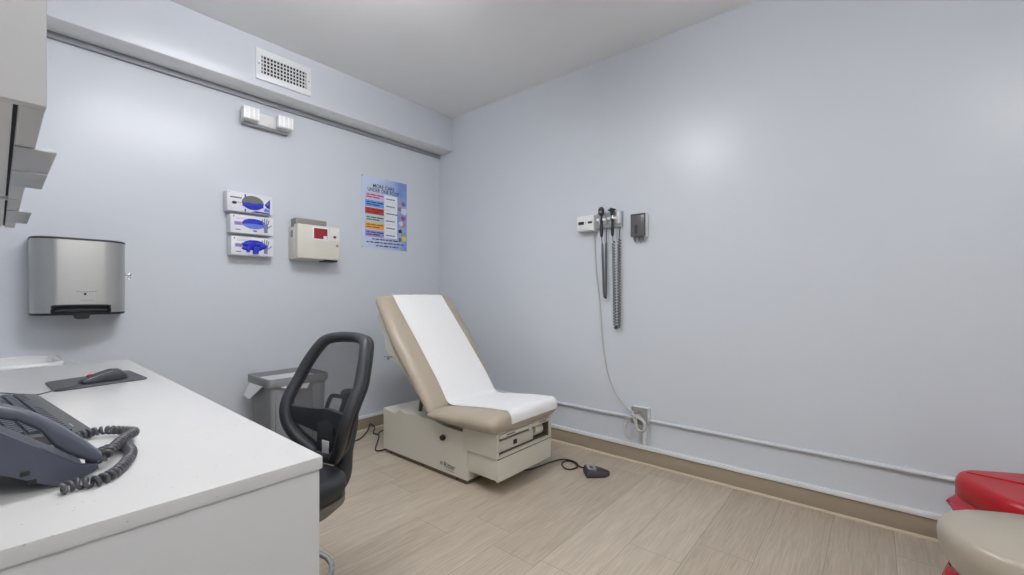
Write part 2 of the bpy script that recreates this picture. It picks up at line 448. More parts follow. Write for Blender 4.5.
# ------------------------------------------------------------------ paper towel dispenser
dx0, dx1, dz0, dz1, DD = .106, .478, 1.088, 1.499, .2
dcx = (dx0+dx1)/2; dw = dx1-dx0
t = thing('paper_towel_dispenser', 'brushed steel paper towel dispenser with dark slot on far wall', 'towel dispenser', (dcx, YA, dz0))
def dring(w, d, r, z, n=8):   # D-shaped plan: round front corners
    pts = [(-w/2, 0, z)]
    for k in range(n+1):
        a = PI+PI/2*k/n; pts.append((-w/2+r+r*math.cos(a), -d+r+r*math.sin(a), z))
    for k in range(n+1):
        a = 1.5*PI+PI/2*k/n; pts.append((w/2-r+r*math.cos(a), -d+r+r*math.sin(a), z))
    pts.append((w/2, 0, z)); return pts
hh = dz1-dz0
sw = .112     # half width of the mouth
bm = B(); loft(bm, [dring(dw, DD, .1, .052), dring(dw, DD, .1, hh-.012)]); obj('cover', bm, M_steel, t, local=True)
for s in (-1, 1):      # steel cheeks either side of the mouth
    bm = B()
    R0 = [p for p in dring(dw, DD, .1, 0)]
    pl = [(p[0]*s, p[1]) for p in R0 if p[0] <= -sw+.001]
    pl = pl+[(-sw*s, -DD), (-sw*s, 0)]
    loft(bm, [[(x, y, .012) for x, y in pl], [(x, y, .0525) for x, y in pl]]); obj('lower_cheek', bm, M_steel, t, local=True)
bm = B(); loft(bm, [dring(dw+.004, DD+.002, .1, hh-.012), dring(dw+.004, DD+.002, .1, hh-.004), dring(dw-.008, DD-.006, .096, hh)]); obj('top_cap', bm, M_dark, t, local=True)
bm = B(); loft(bm, [dring(dw-.004, DD-.002, .1, 0), dring(dw, DD, .1, .012)]); obj('bottom_plate', bm, M_black, t, local=True)
bm = B(); box(bm, -sw, sw, -DD+.03, -.02, .012, .052); 
tube(bm, smooth_path([(-sw, -DD+.004, .014), (-sw+.004, -DD-.001, .038), (-sw+.02, -DD-.002, .05), (sw-.02, -DD-.002, .05), (sw-.004, -DD-.001, .038), (sw, -DD+.004, .014)], 5), .005, 6)
box(bm, -sw+.008, sw-.008, -DD+.012, -DD+.03, .014, .03, .003)
obj('towel_slot', bm, M_black, t, local=True)
bm = B(); prism(bm, [(-.036, .012), (.036, .012), (.026, -.018), (.018, -.022), (-.018, -.022), (-.026, -.018)], -DD-.004, -DD+.03, 'y'); obj('lever', bm, M_black, t, local=True)
bm = B(); disc(bm, (.012, -DD-.0002, .112), .0055, .001, 12, sz=1.3)
obj('drop_mark', bm, M_black, t, local=True)
bm = B()
for k in range(7):
    x = -.016+.0115*k; z = .122+.00035*(k-3)**2+.0004*k; box(bm, x-.004, x+.004, -DD-.0008, -DD+.0004, z-.0018, z+.0018)
obj('printed_mark', bm, M_greyink, t, local=True)
bm = B()
for k in range(5):
    x = .002+.009*k; box(bm, x-.0035, x+.0035, -DD-.0006, -DD+.0004, .078-.001, .078+.001)
obj('printed_mark', bm, M_greyink, t, local=True)
bm = B(); cyl(bm, (dw/2, -.10, .225), (dw/2+.014, -.10, .225), .005, seg=10); box(bm, dw/2+.012, dw/2+.03, -.101, -.099, .218, .232, .001); tube(bm, [(dw/2+.02+.007*math.cos(k*PI/5), -.10, .205+.009*math.sin(k*PI/5)) for k in range(10)], .0015, 5, closed=True)
obj('key', bm, M_chrome, t, local=True)

# ------------------------------------------------------------------ glove boxes
GD = .085
def glove_hand(bm, x, z, s, y):
    box(bm, x-.010*s, x+.010*s, y-.0006, y+.0004, z-.04*s, z-.015*s)
    box(bm, x-.013*s, x+.013*s, y-.0006, y+.0004, z-.016*s, z+.012*s)
    for k, (dx, ang, l) in enumerate(((-.012, .28, .032), (-.004, .08, .038), (.004, -.08, .036), (.011, -.24, .03), (.014, -.9, .026))):
        M = Matrix.Translation((x+dx*s, y, z+(.008 if k < 4 else -.008)*s)) @ Matrix.Rotation(-ang*-1, 4, 'Y').inverted()
        M = Matrix.Translation((x+dx*s, y, z+(.008 if k < 4 else -.008)*s)) @ Matrix.Rotation(-ang, 4, 'Y')
        box(bm, -.0028*s, .0028*s, -.0006, .0004, 0, l*s, M=M)
def glove_box(lab, px0, px1, pzt, pzb, kind, off=0.0):
    p = on_y(px0, pzt, YA-GD); q = on_y(px1, pzb, YA-GD); 
    zt = (on_y(px0, pzt, YA-GD).z); 
    zb = q.z
    w, h = q.x-p.x, zt-zb
    cx = (p.x+q.x)/2
    t = thing('glove_box', lab, 'glove box', (cx, YA, zb), 0, 'cartons of gloves on the far wall')
    bm = B(); box(bm, -w/2, w/2, -GD, 0, 0, h, .003); obj('carton', bm, M_carton, t, local=True)
    y = -GD-.0002
    ox = .008 if kind else .014
    rw, rh = (w*.275, h*.28) if kind else (w*.245, h*.37)
    oz = h*.56 if kind else h*.52
    bm = B(); disc(bm, (ox, y, oz), 1, .0008, 32, sx=rw, sz=rh); obj('opening', bm, M_glove if kind else M_cavity, t, local=True)
    if kind == 0:       # open hole with glove slumped at its bottom
        bm = B()
        n = 26; pl = [(ox+rw*math.cos(PI+PI*k/n)*.98, oz+rh*math.sin(PI+PI*k/n)*.96) for k in range(n+1)]
        pl += [(ox+rw*(1-2*k/12)*.98, oz+.003*math.sin(k*.9)-.006*(k/12)) for k in range(1, 12)]
        prism(bm, pl, y-.001, y-.006, 'y'); 
        for k in range(7): sphere(bm, (ox-rw*.66+rw*.22*k, y-.003, oz-rh*.5+.003*math.sin(k*2.2)), .018, (1.3, .35, .4), 12, 8)
        obj('glove', bm, M_glove, t, local=True)
        bm = B()
        box(bm, -w/2+.105, -w/2+.113, y-.0006, y+.0004, h*.7, h-.01); obj('printed_bar', bm, M_blue, t, local=True)
        bm = B(); box(bm, -w/2+.105, -w/2+.113, y-.0006, y+.0004, .004, .022); obj('printed_bar', bm, M_blue, t, local=True)
        bm = B(); prism(bm, [(w/2-.055, h*.5), (w/2-.018, h*.82), (w/2-.018, h*.3), (w/2-.04, h*.36)], y+.0004, y-.0006, 'y'); obj('printed_wedge', bm, M_blue, t, local=True)
        bm = B(); prism(bm, [(ox-.02, .003), (w/2-.018, .003), (w/2-.018, .012), (ox+.02, .016)], y+.0004, y-.0006, 'y')
        obj('printed_band', bm, M_blue, t, local=True)
        bm = B(); prism(bm, [(w/2-.052, h*.34), (w/2-.019, h*.27), (w/2-.019, h*.12), (w/2-.06, h*.14)], y+.0004, y-.0007, 'y'); obj('printed_shape', bm, M_glovelite, t, local=True)
        bm = B(); prism(bm, [(w/2-.046, h*.52), (w/2-.026, h*.68), (w/2-.03, h*.48)], y+.0004, y-.0009, 'y'); obj('printed_shape', bm, M_glovelite, t, local=True)
        bm = B()
        for k in range(6): box(bm, -w/2+.018+.0118*k, -w/2+.027+.0118*k, y-.0006, y+.0004, h*.66, h*.73)
        obj('printed_words', bm, M_navy, t, local=True)
        bm = B(); sphere(bm, (-w/2+.042, y, h*.42), .016, (1, .04, .65), 14, 8); box(bm, -w/2+.05, -w/2+.085, y-.0006, y+.0004, h*.455, h*.475); obj('printed_emblem', bm, M_navy, t, local=True)
        bm = B(); box(bm, -w/2+.01, -w/2+.014, y-.0006, y+.0004, h*.9, h*.94)
        obj('printed_words', bm, M_navy, t, local=True)
    else:
        bm = B()
        if kind == 1:
            n = 24; pl = [(ox+rw*.93*math.cos(PI+PI*k/n), oz-.006+rh*.78*math.sin(PI+PI*k/n)) for k in range(n+1)]
            pl += [(ox+rw*.93*(1-2*k/10), oz-.006+.006*math.sin(PI*k/10)) for k in range(1, 10)]
            prism(bm, pl, y-.0008, y-.003, 'y')
            obj('glove', bm, M_glovelite, t, local=True)
        else:
            for k in range(12):
                a = k*.55; sphere(bm, (ox+rw*.72*math.cos(a*1.9), y-.004, oz-.008+rh*.5*math.sin(a*2.7)), .022, (1.25, .4, .55), 12, 8)
            for fx, l in ((-.035, .05), (.005, .062), (.022, .06)):
                tube(bm, smooth_path([(ox+fx, y-.004, oz-.01), (ox+fx-.004, y-.008, oz-.03), (ox+fx-.006, y-.006, oz-l)], 5), .011, 8)
            obj('glove', bm, M_glove, t, local=True)
        bm = B(); box(bm, -w/2+.022, ox-rw*.93, y-.0006, y+.0004, h*.42, h*.62); obj('printed_band', bm, M_lilac, t, local=True)
        bm = B(); glove_hand(bm, w/2-.052, h*.5, 1.2, y-.0012); obj('printed_hand', bm, M_skin, t, local=True)
        bm = B()
        box(bm, -w/2+.016, -w/2+.022, y-.0006, y+.0004, h*.84, h*.92); obj('printed_mark', bm, M_navy, t, local=True)
        bm = B(); box(bm, -w/2+.03, -w/2+.05, y-.0006, y+.0004, h*.16, h*.2); box(bm, -w/2+.051, -w/2+.06, y-.0006, y+.0004, h*.16, h*.2); obj('printed_words', bm, M_navy, t, local=True)
        if kind == 1: bm = B(); box(bm, ox-.004, ox+.018, y-.0006, y+.0004, h*.14, h*.2); obj('printed_mark', bm, M_navy, t, local=True)
        bm = B()
        for r in range(2):
            for k in range(9): box(bm, -w/2+.035+.012*k, -w/2+.044+.012*k, y-.0005, y+.0004, h*(.82-.06*r), h*(.835-.06*r))
        obj('printed_small_words', bm, M_greyink, t, local=True)
        bm = B()
        for k in range(4): box(bm, -w/2+.03+.008*k, -w/2+.036+.008*k, y-.0009, y+.0004, h*.47, h*.56)
        obj('printed_small_words', bm, M_greyink, t, local=True)
    return t
glove_box('white glove carton with half-empty oval hole, topmost of three on far wall', 227.3, 272.6, 189.8, 215.6, 0)
glove_box('white glove carton with smooth flat blue gloves in its oval hole, middle of three', 230.6, 273.4, 213.2, 236.0, 1)
glove_box('white glove carton with blue gloves spilling from its hole, lowest of three', 231.2, 273.4, 235.2, 256.9, 2)

# ------------------------------------------------------------------ sharps container cabinet
SD = .15
p = on_y(297.5, 223, YA-SD); q = on_y(340, 259.8, YA-SD); q2 = on_y(298, 258.6, YA-SD)
sx0, sx1 = p.x, q.x; sz1 = p.z; sz0 = (q.z+q2.z)/2
w, h, cx = sx1-sx0, sz1-sz0, (sx0+sx1)/2
t = thing('sharps_container', 'cream sharps disposal cabinet with red label, right of the glove cartons', 'sharps container', (cx, YA, sz0))
bm = B(); box(bm, -w/2-.004, w/2-.02, -.1, 0, -.004, h-.02, .006); obj('back_box', bm, M_sharps, t, local=True)
bm = B(); box(bm, -w/2, w/2, -SD, -.085, 0, h, .008, 3); obj('door', bm, M_sharps, t, local=True)
bm = B(); box(bm, -w/2+.01, w/2-.085, -.1, -.01, h-.02, h+.05, .006); obj('lid', bm, M_sharpstop, t, local=True)
bm = B(); box(bm, -w/2-.0055, -w/2-.0035, -.08, -.045, h*.62, h*.82); obj('side_slot', bm, M_sharpstop, t, local=True)
bm = B(); box(bm, w/2-.11, w/2-.01, -.13, -.02, -.014, 0, .003); obj('foot', bm, M_black, t, local=True)
y = -SD-.0003
lx0 = on_y(313.9, 232, YA-SD).x-cx; lx1 = on_y(327.3, 232, YA-SD).x-cx
lz1 = on_y(320, 228.5, YA-SD).z-sz0; lz0 = on_y(320, 239, YA-SD).z-sz0
bm = B(); box(bm, lx0-.009, lx1+.009, y-.0015, y+.001, lz0-.009, lz1+.009, .0005); obj('label_holder', bm, M_lens, t, local=True)
bm = B(); box(bm, lx0, lx1, y-.0025, y, lz0, lz1); obj('warning_label', bm, M_label, t, local=True)
bm = B(); box(bm, lx1-.032, lx1-.004, y-.0032, y, lz0-.004, lz0+.026); obj('label_square', bm, M_carton, t, local=True)
bm = B(); box(bm, w/2-.085, w/2-.004, y-.002, y+.001, h*.58, h*.96, .0008); obj('lock_plate', bm, M_hous, t, local=True)
bm = B(); disc(bm, (w/2-.046, y-.002, h*.7), .011, .006); obj('lock', bm, M_label, t, local=True)
bm = B(); disc(bm, (w/2-.024, y, h*.44), .011, .003); obj('keyhole', bm, M_grey, t, local=True)

# ------------------------------------------------------------------ poster
a = on_y(361.5, 174.4, YA); b = on_y(406.6, 184, YA); c = on_y(361.5, 246.8, YA); d = on_y(406.6, 252, YA)
pw = b.x-a.x; pz1 = (a.z+b.z)/2; pz0 = (c.z+d.z)/2; ph = pz1-pz0; pcx = (a.x+b.x)/2
t = thing('wall_poster', 'pale blue health poster with coloured rows pinned on far wall near corner', 'poster', (pcx, YA, pz0))
def plain(name, c, r=.4): return mat(name, c, r, var=.015)
m = mat('poster sky blue print', (186, 208, 240), .3, var=.01)
nt = m.node_tree; N = nt.nodes; L = nt.links; pn = N['Principled BSDF']
tcn = N.new('ShaderNodeTexCoord'); spn = N.new('ShaderNodeSeparateXYZ'); L.new(tcn.outputs['Object'], spn.inputs[0])
ns = N.new('ShaderNodeTexNoise'); ns.inputs['Scale'].default_value = 4; L.new(tcn.outputs['Object'], ns.inputs['Vector'])
ad = N.new('ShaderNodeMath'); ad.operation = 'MULTIPLY_ADD'; ad.inputs[1].default_value = 1.3; L.new(spn.outputs['X'], ad.inputs[0]); L.new(ns.outputs['Fac'], ad.inputs[2])
cr = N.new('ShaderNodeValToRGB'); cr.color_ramp.elements[0].position = .42; cr.color_ramp.elements[1].position = .85
cr.color_ramp.elements[0].color = rgb(203, 216, 240); cr.color_ramp.elements[1].color = rgb(124, 152, 214); L.new(ad.outputs[0], cr.inputs[0]); L.new(cr.outputs[0], pn.inputs['Base Color'])
bm = B(); box(bm, -pw/2, pw/2, -.002, 0, 0, ph); obj('sheet', bm, m, t, local=True)
y = -.0022
lettering('heading', 'MORE CARE', ph*.072, M_navy, t, wall_text(-pw*.27, ph*.852, y-.0006), .9)
lettering('heading', 'UNDER ONE ROOF', ph*.072, M_navy, t, wall_text(-pw*.38, ph*.792, y-.0006), .82)
rowsc = ((222, 192, 224), (112, 162, 228), (200, 76, 72), (194, 210, 205), (232, 178, 88), (166, 152, 218))
rh = ph*.104
inks = [M_label, M_navy, mat('dark maroon ink', (120, 20, 24), .6), mat('dark green ink', (60, 90, 80), .6), mat('brown ink', (150, 80, 20), .6), M_navy]
for k, cc in enumerate(rowsc):
    z1 = ph*.775-k*rh
    bm = B(); box(bm, -pw*.43, -pw*.03, y-.0008, y+.0004, z1-rh*.88, z1, .0002); rb = obj('row_panel', bm, plain('poster row %d' % k, cc), t, local=True)
    bm = B()
    for r in range(2):
        x = -pw*.4
        for j in range(3 if r == 0 else 2):
            l = pw*(.07+.04*((j*7+k*3+r) % 3)); box(bm, x, x+l, y-.0014, y, z1-rh*(.36+.3*r), z1-rh*(.22+.3*r)); x += l+pw*.015
    obj('row_words', bm, inks[k], rb, local=True)
bm = B(); box(bm, -pw*.02, pw*.27, y-.0007, y+.0004, ph*.775-rh*6+.008, ph*.775); lc = obj('list_panel', bm, plain('poster list white', (236, 240, 248)), t, local=True)
bm = B()
for k in range(6):
    z1 = ph*.775-k*rh
    x = pw*.02
    for j in range(3 if k != 2 else 4): box(bm, x, x+pw*.06, y-.0014, y, z1-rh*.58, z1-rh*.42); x += pw*.068
    box(bm, pw*.0, pw*.25, y-.0012, y, z1-rh*.97, z1-rh*.955)
obj('list_words', bm, M_greyink, lc, local=True)
bm = B()
for r, (x0, x1) in enumerate(((-.28, .33), (-.4, .42), (-.2, .3))):
    x = pw*x0; k = 0
    while x < pw*x1:
        l = pw*(.05+.03*(k % 3)); box(bm, x, min(x+l, pw*x1), y-.0012, y, ph*(.125-.045*r), ph*(.14-.045*r)); x += l+pw*.018; k += 1
obj('small_words', bm, M_navy, t, local=True)
art = [(.33, .70, .025, (200, 150, 150)), (.42, .69, .03, (110, 110, 160)), (.33, .61, .028, (150, 130, 130)), (.43, .585, .045, (225, 220, 240)), (.41, .48, .03, (170, 70, 80)), (.42, .385, .034, (200, 130, 120)), (.36, .40, .03, (215, 215, 235)),
       (.34, .285, .026, (50, 55, 80)), (.42, .24, .035, (140, 170, 160)), (.34, .165, .026, (120, 90, 110)), (.43, .175, .036, (236, 200, 90))]
for k, (fx, fz, r, cc) in enumerate(art):
    bm = B(); pts = [(pw*fx+pw*r*1.6*math.cos(2*PI*i/14)*(1+.22*math.sin(3*i+k)), ph*fz+ph*r*1.1*math.sin(2*PI*i/14)*(1+.2*math.cos(2*i+k))) for i in range(14)]
    prism(bm, pts, y+.0004, y-.0008-.0001*k, 'y'); obj('illustration', bm, plain('poster art %d' % k, cc), t, local=True)
for (x, z) in ((-pw/2+.006, ph-.008), (-pw/2+.006, .008)):
    bm = B(); sphere(bm, (x, -.003, z), .006, (1, .6, 1)); obj('pin', bm, M_grey, t, local=True)

# ------------------------------------------------------------------ right wall: diagnostic set
RB = -PI/2
def rb_thing(name, lab, cat, yw, zw, off=.001): return thing(name, lab, cat, (XB-off, yw, zw), RB)
def lb(px, py, off, org):      # pixel -> local (x right, z up) on plane 'off' in front of right wall
    p = on_x(px, py, XB-off); return (org.y-p.y, p.z-org.z)
o0 = on_x(594, 230.5, XB)
t = rb_thing('diagnostic_wall_unit', 'white wall transformer with two instrument cradles on right wall', 'medical wall unit', o0.y, o0.z)
DW = t; o0 = Vector(t.location)
OFF = .07
x0, zt = lb(576.8, 217, OFF, o0); x1, zb = lb(593.8, 230.3, OFF, o0)
_, zb0 = lb(576.8, 231.3, OFF, o0)
zb = (zb+zb0)/2
bm = B(); box(bm, x0, x1, -OFF, 0, zb, zt, .006, 3); obj('power_box', bm, M_hous, t, local=True)
bh = zt-zb; bw = x1-x0
bm = B(); box(bm, x0+bw*.1, x0+bw*.43, -OFF-.001, -OFF+.001, zb+bh*.42, zb+bh*.62); box(bm, x0+bw*.66, x0+bw*.9, -OFF-.001, -OFF+.001, zb+bh*.46, zb+bh*.6); box(bm, x0+bw*.5, x0+bw*.55, -OFF-.001, -OFF+.001, zb+bh*.5, zb+bh*.55)
obj('dark_display', bm, M_black, t, local=True)
xr, ztr = lb(621.5, 213.5, .03, o0); _, zbr = lb(621.5, 229, .03, o0)
xr0, ztr2 = lb(612, 216, .03, o0)
cz1 = zt+.012; cz0 = zb+.012
bm = B(); box(bm, x1-.002, xr, -.03, 0, cz0, cz1, .004); obj('cradle_plate', bm, M_cradle, t, local=True)
xa, _ = lb(602, 222, .06, o0); xb_, _ = lb(613, 222, .06, o0)
inst = []
for xc in (xa, xb_):
    zc = cz0+(cz1-cz0)*.52
    bm = B()
    box(bm, xc-.034, xc-.014, -.085, -.025, zc-.012, zc+.006, .004); box(bm, xc+.014, xc+.034, -.085, -.025, zc-.012, zc+.006, .004)
    box(bm, xc-.034, xc+.034, -.045, -.025, zc-.03, zc+.006, .003)
    obj('cradle', bm, M_white, t, local=True)
    inst.append((xc, zc))
bm = B(); box(bm, xr-.03, xr-.006, -.05, -.028, cz0+.02, cz1-.005, .003); obj('end_block', bm, M_hous, t, local=True)
# instruments
def hanging(xc, zc, low_px, name, lab, kind):
    L0 = Vector(t.matrix_basis @ Vector((xc, -.065, zc))) if False else None
    root = thing(name, lab, 'medical instrument', world_of(t) @ Vector((xc, -.066, zc-.017)), RB)
    # handle
    bm = B(); tube(bm, [(0, 0, .014), (0, 0, .0), (0, 0, -.02), (0, 0, -.06), (0, 0, -.10), (0, .002, -.115)], .01, 14, radii=[.0105, .0105, .0095, .0125, .0115, .006])
    obj('handle', bm, M_black, root, local=True)
    bm = B(); cyl(bm, (0, 0, .014), (0, 0, .04), .0085, .007); obj('neck', bm, M_chrome if kind else M_dark, root, local=True)
    bm = B()
    if kind == 0:
        sphere(bm, (0, -.004, .075), .036, (.62, .5, 1.0), 18, 12); box(bm, -.018, .018, -.024, .012, .05, .1, .009, 3)
        obj('head', bm, M_dark, root, local=True)
        bm = B(); disc(bm, (.004, -.0235, .07), .008, .002, 14); obj('lens_window', bm, M_grey, root, local=True)
    else:
        tube(bm, smooth_path([(-.006, 0, .036), (-.003, 0, .055), (0, 0, .075), (.004, 0, .088)], 4), .016, 14, radii=[.008+.014*min(1, k/9) for k in range(13)])
        cyl(bm, (-.002, 0, .074), (-.038, 0, .08), .012, .004, 14)
        obj('head', bm, M_dark, root, local=True)
    # coiled cord: handle end -> down -> bottom loop -> back to wall unit
    zlow = low_px
    gap = .018 if kind else .010
    pts = [(0, .002, -.113), (0, .008, -.15), (-.002, .02, -.22), (.002, .03, zlow+.06), (.008, .032, zlow+.012), (gap, .034, zlow), (gap*1.7, .034, zlow+.014), (gap*1.9, .034, zlow+.08), (gap*1.9, .036, -.2), (gap*2.1, .036, -.09), (gap*2.2, .05, -.02)]
    P = smooth_path(pts, 10)
    bm = B()
    n = len(P); i0, i1 = 14, n-18
    tube(bm, P[:i0+1], .0033, 6); tube(bm, P[i1:], .0033, 6)
    tube(bm, coil(P[i0:i1+1], .0105 if kind else .007, .021 if kind else .016, 10), .0034, 6)
    obj('coiled_cord', bm, M_black, root, local=True, ang=80)
zl1 = on_x(604, 298, XB-.03).z; zl2 = on_x(614.5, 328, XB-.03).z
wz = world_of(t).translation.z
hanging(inst[0][0], inst[0][1], zl1-(wz+inst[0][1]-.017), 'ophthalmoscope', 'black ophthalmoscope with oval head, in left cradle of wall unit', 0)
hanging(inst[1][0], inst[1][1], zl2-(wz+inst[1][1]-.017), 'otoscope', 'black otoscope with flared head and longer coiled cord, in right cradle', 1)

# specula dispenser
o1 = on_x(638, 237, XB-.05)
t2 = rb_thing('specula_dispenser', 'small smoky grey dispenser box on right wall beside the instruments', 'dispenser', o1.y, o1.z)
o1 = Vector(t2.location); OFF = .05
x0, zt = lb(630.8, 214.6, OFF, o1); x1, zt2 = lb(645.1, 212.6, OFF, o1); _, zb = lb(631.2, 237, OFF, o1); _, zb2 = lb(645, 236, OFF, o1)
zt = (zt+zt2)/2; zb = (zb+zb2)/2
bm = B(); box(bm, x0+.001, x1+.001, -OFF+.012, 0, zb, zt, .003); obj('back_shell', bm, M_hous, t2, local=True)
bm = B(); box(bm, x0, x1, -OFF, -OFF+.0125, zb, zt, .003); obj('front_cover', bm, M_graphite, t2, local=True)
bm = B(); box(bm, x0-.0006, x1+.0006, -OFF-.0012, -OFF+.006, zt-.009, zt-.0005); box(bm, x1-.006, x1+.0006, -OFF-.0012, -OFF+.006, zb+.004, zt-.004); box(bm, x0-.0006, x0+.004, -OFF-.0012, -OFF+.006, zb+.004, zt-.004)
obj('cover_rim', bm, M_dark, t2, local=True)
bm = B(); box(bm, x0+.03, x0+.05, -OFF-.0008, -OFF+.002, zb+.02, zb+.085, .004); obj('window', bm, M_dark, t2, local=True)
for k in range(3):
    xx = x0+.02+.03*k
    bm = B(); cyl(bm, (xx, -OFF+.02, zb+.002), (xx+.004, -OFF+.016, zb-.036), .011, .004, 12); obj('spout', bm, M_graphite, t2, local=True)

# ------------------------------------------------------------------ conduit, outlet, white cord
zc = .5*(on_x(553.5, 402.2, XB-.015).z+on_x(955.7, 479.5, XB-.015).z)
t = thing('wall_conduit', 'thin white conduit pipe running low along the right wall', 'conduit', (XB-.013, 1.5, zc))
bm = B(); cyl(bm, (XB-.013, YA-.002, zc), (XB-.013, Y0+.002, zc), .0115, seg=16); obj('pipe', bm, M_pipe, t)
cp = on_x(914.5, 468.5, XB-.015)
bm = B(); cyl(bm, (XB-.0145, cp.y-.014, zc), (XB-.0145, cp.y+.014, zc), .0145, seg=16); obj('coupling', bm, M_pipe, t)
bm = B(); box(bm, XB-.006, XB-.0005, cp.y+.02, cp.y+.035, zc-.028, zc+.02, .001); obj('strap', bm, M_pipe, t)
# outlet
a = on_x(631.8, 404.5, XB-.05); b = on_x(647.6, 421.5, XB-.05)
oy1, oy0 = a.y, b.y; ocy = (a.y+b.y)/2; oz = zc+.03; os_ = .115
t = thing('outlet_box', 'grey metal outlet box on the conduit of the right wall', 'outlet', (XB-.001, ocy, oz), RB)
bm = B(); box(bm, -os_/2, os_/2, -.05, -.026, -os_/2, os_/2, .004); box(bm, -os_/2, os_/2, -.0265, 0, zc-oz+.0125, os_/2, .003); box(bm, -os_/2, os_/2, -.0265, 0, -os_/2, zc-oz-.0125, .003); obj('box', bm, M_white, t, local=True)
bm = B(); box(bm, -os_/2-.002, os_/2+.002, -.053, -.05, -os_/2-.002, os_/2+.002, .001); obj('face_plate', bm, M_plate, t, local=True)
for zz in (-.022, .022):
    bm = B(); prism(bm, [(x, z+zz) for x, z in rrect(.034, .03, .012)], -.0525, -.056, 'y'); so = obj('socket', bm, M_grey, t, local=True)
    bm = B(); 
    for s in (-1, 1): box(bm, s*.007-.001, s*.007+.001, -.0565, -.055, zz-.004, zz+.006)
    obj('socket_slot', bm, M_black, so, local=True)
for s in (-1, 1):
    bm = B(); disc(bm, (s*.045, -.053, .045), .005, .002, 10); obj('screw', bm, M_chrome, t, local=True)
bm = B(); box(bm, .005, .03, -.02, 0, .142-oz, -os_/2, .003); obj('drop_raceway', bm, M_white, t, local=True)
# white cord with bundle
root = DW
pts = [on_x(px, py, XB-of) for px, py, of in ((594.2, 228.5, .03), (594.6, 242, .012), (596.2, 270, .008), (600, 305, .008), (602.5, 340, .008), (607, 370, .008), (615, 391, .012), (625, 404.5, .03), (634, 413, .062))]
bm = B(); tube(bm, smooth_path(pts, 8), .005, 6); root = obj('power_cord', bm, M_whitecord, root)
bm = B()
def P3(px, py, of): return on_x(px, py, XB-of)
loops = [[(634, 412, .075), (628, 420, .075), (625, 430, .07), (628, 438, .072), (634, 436, .075), (636.5, 426, .08), (634, 416, .085)],
         [(634, 415, .085), (641, 418, .08), (646, 425, .078), (645, 431, .078), (640, 432, .08), (636, 425, .085), (633, 418, .09)],
         [(633, 417, .088), (626, 419, .08), (624, 427, .078), (626.5, 434, .08), (632, 438.5, .08), (637, 431, .085), (636, 420, .09)],
         [(635, 417, .09), (643, 422, .085), (643.5, 430, .085), (638, 430, .088), (634.5, 420, .09)]]
allp = [P3(*q) for l in loops for q in l]
tube(bm, smooth_path(allp, 7), .0062, 8); obj('cord_bundle', bm, M_whitecord, root)
bm = B(); c0 = P3(634.5, 417, .085); tube(bm, [c0+Vector((-.004+.012*math.cos(a*PI/5), .014*math.sin(a*PI/5), .006*math.cos(a*PI/5))) for a in range(10)], .003, 6, closed=True); obj('tie', bm, M_grey, root)
wm = Vector((XB-.056, ocy, oz+.0))
bm = B(); box(bm, wm.x-.032, wm.x-.0005, wm.y-.012, wm.y+.014, wm.z-.012, wm.z+.014, .006, 3); tube(bm, smooth_path([(wm.x-.03, wm.y, wm.z), (wm.x-.04, wm.y+.01, wm.z-.012), c0], 6), .0032, 6); obj('plug', bm, M_whitecord, root)

# ------------------------------------------------------------------ base cabinets + worktop
CT = .9; CTH = .024; XF = .389; CY0, CY1 = .784, 2.63
bm = B(); box(bm, X0+.001, XF, CY0, CY1, CT-CTH, CT, .003, 2)
solo('countertop', bm, M_quartz, 'white speckled quartz worktop along the left wall', 'countertop', (.07, 1.7, CT))
def base_cab(y0, y1, lab, ndoor):
    t = thing('base_cabinet', lab, 'cabinet', ((X0+XF)/2, (y0+y1)/2, 0), 0, 'base cabinets under the worktop')
    z1 = CT-CTH-.001; xf = XF-.024; th = .018
    bm = B()
    box(bm, X0+.002, xf+.02, y0, y0+th, 0.0, z1, .001); box(bm, X0+.002, xf, y1-th, y1, 0.0, z1, .001)
    box(bm, X0+.002, xf-.002, y0+th, y1-th, .1, .118); box(bm, X0+.002, xf-.002, y0+th, y1-th, z1-.02, z1); box(bm, X0+.002, X0+.012, y0+th, y1-th, .118, z1-.02)
    obj('body', bm, M_cab, t)
    bm = B(); box(bm, xf-.07, xf-.055, y0+th, y1-th, 0, .1); obj('toe_kick', bm, M_cab, t)
    ww = (y1-y0)/ndoor
    for k in range(ndoor):
        bm = B(); box(bm, xf, xf+.02, y0+ww*k+(.019 if k == 0 else .002), y0+ww*(k+1)-.002, .105, z1-.012, .0015); d = obj('door', bm, M_cab, t)
        yy = y0+ww*(k+1)-.13 if k == 0 else y0+ww*k+.02
        bm = B(); box(bm, xf+.004, xf+.045, yy, yy+.11, z1-.0125, z1-.009, .0008); obj('pull', bm, M_pull, d)
base_cab(.79, 1.30, 'light grey base cabinet at the near end of the worktop', 1)
base_cab(2.05, 2.615, 'light grey base cabinet under the far end of the worktop', 2)

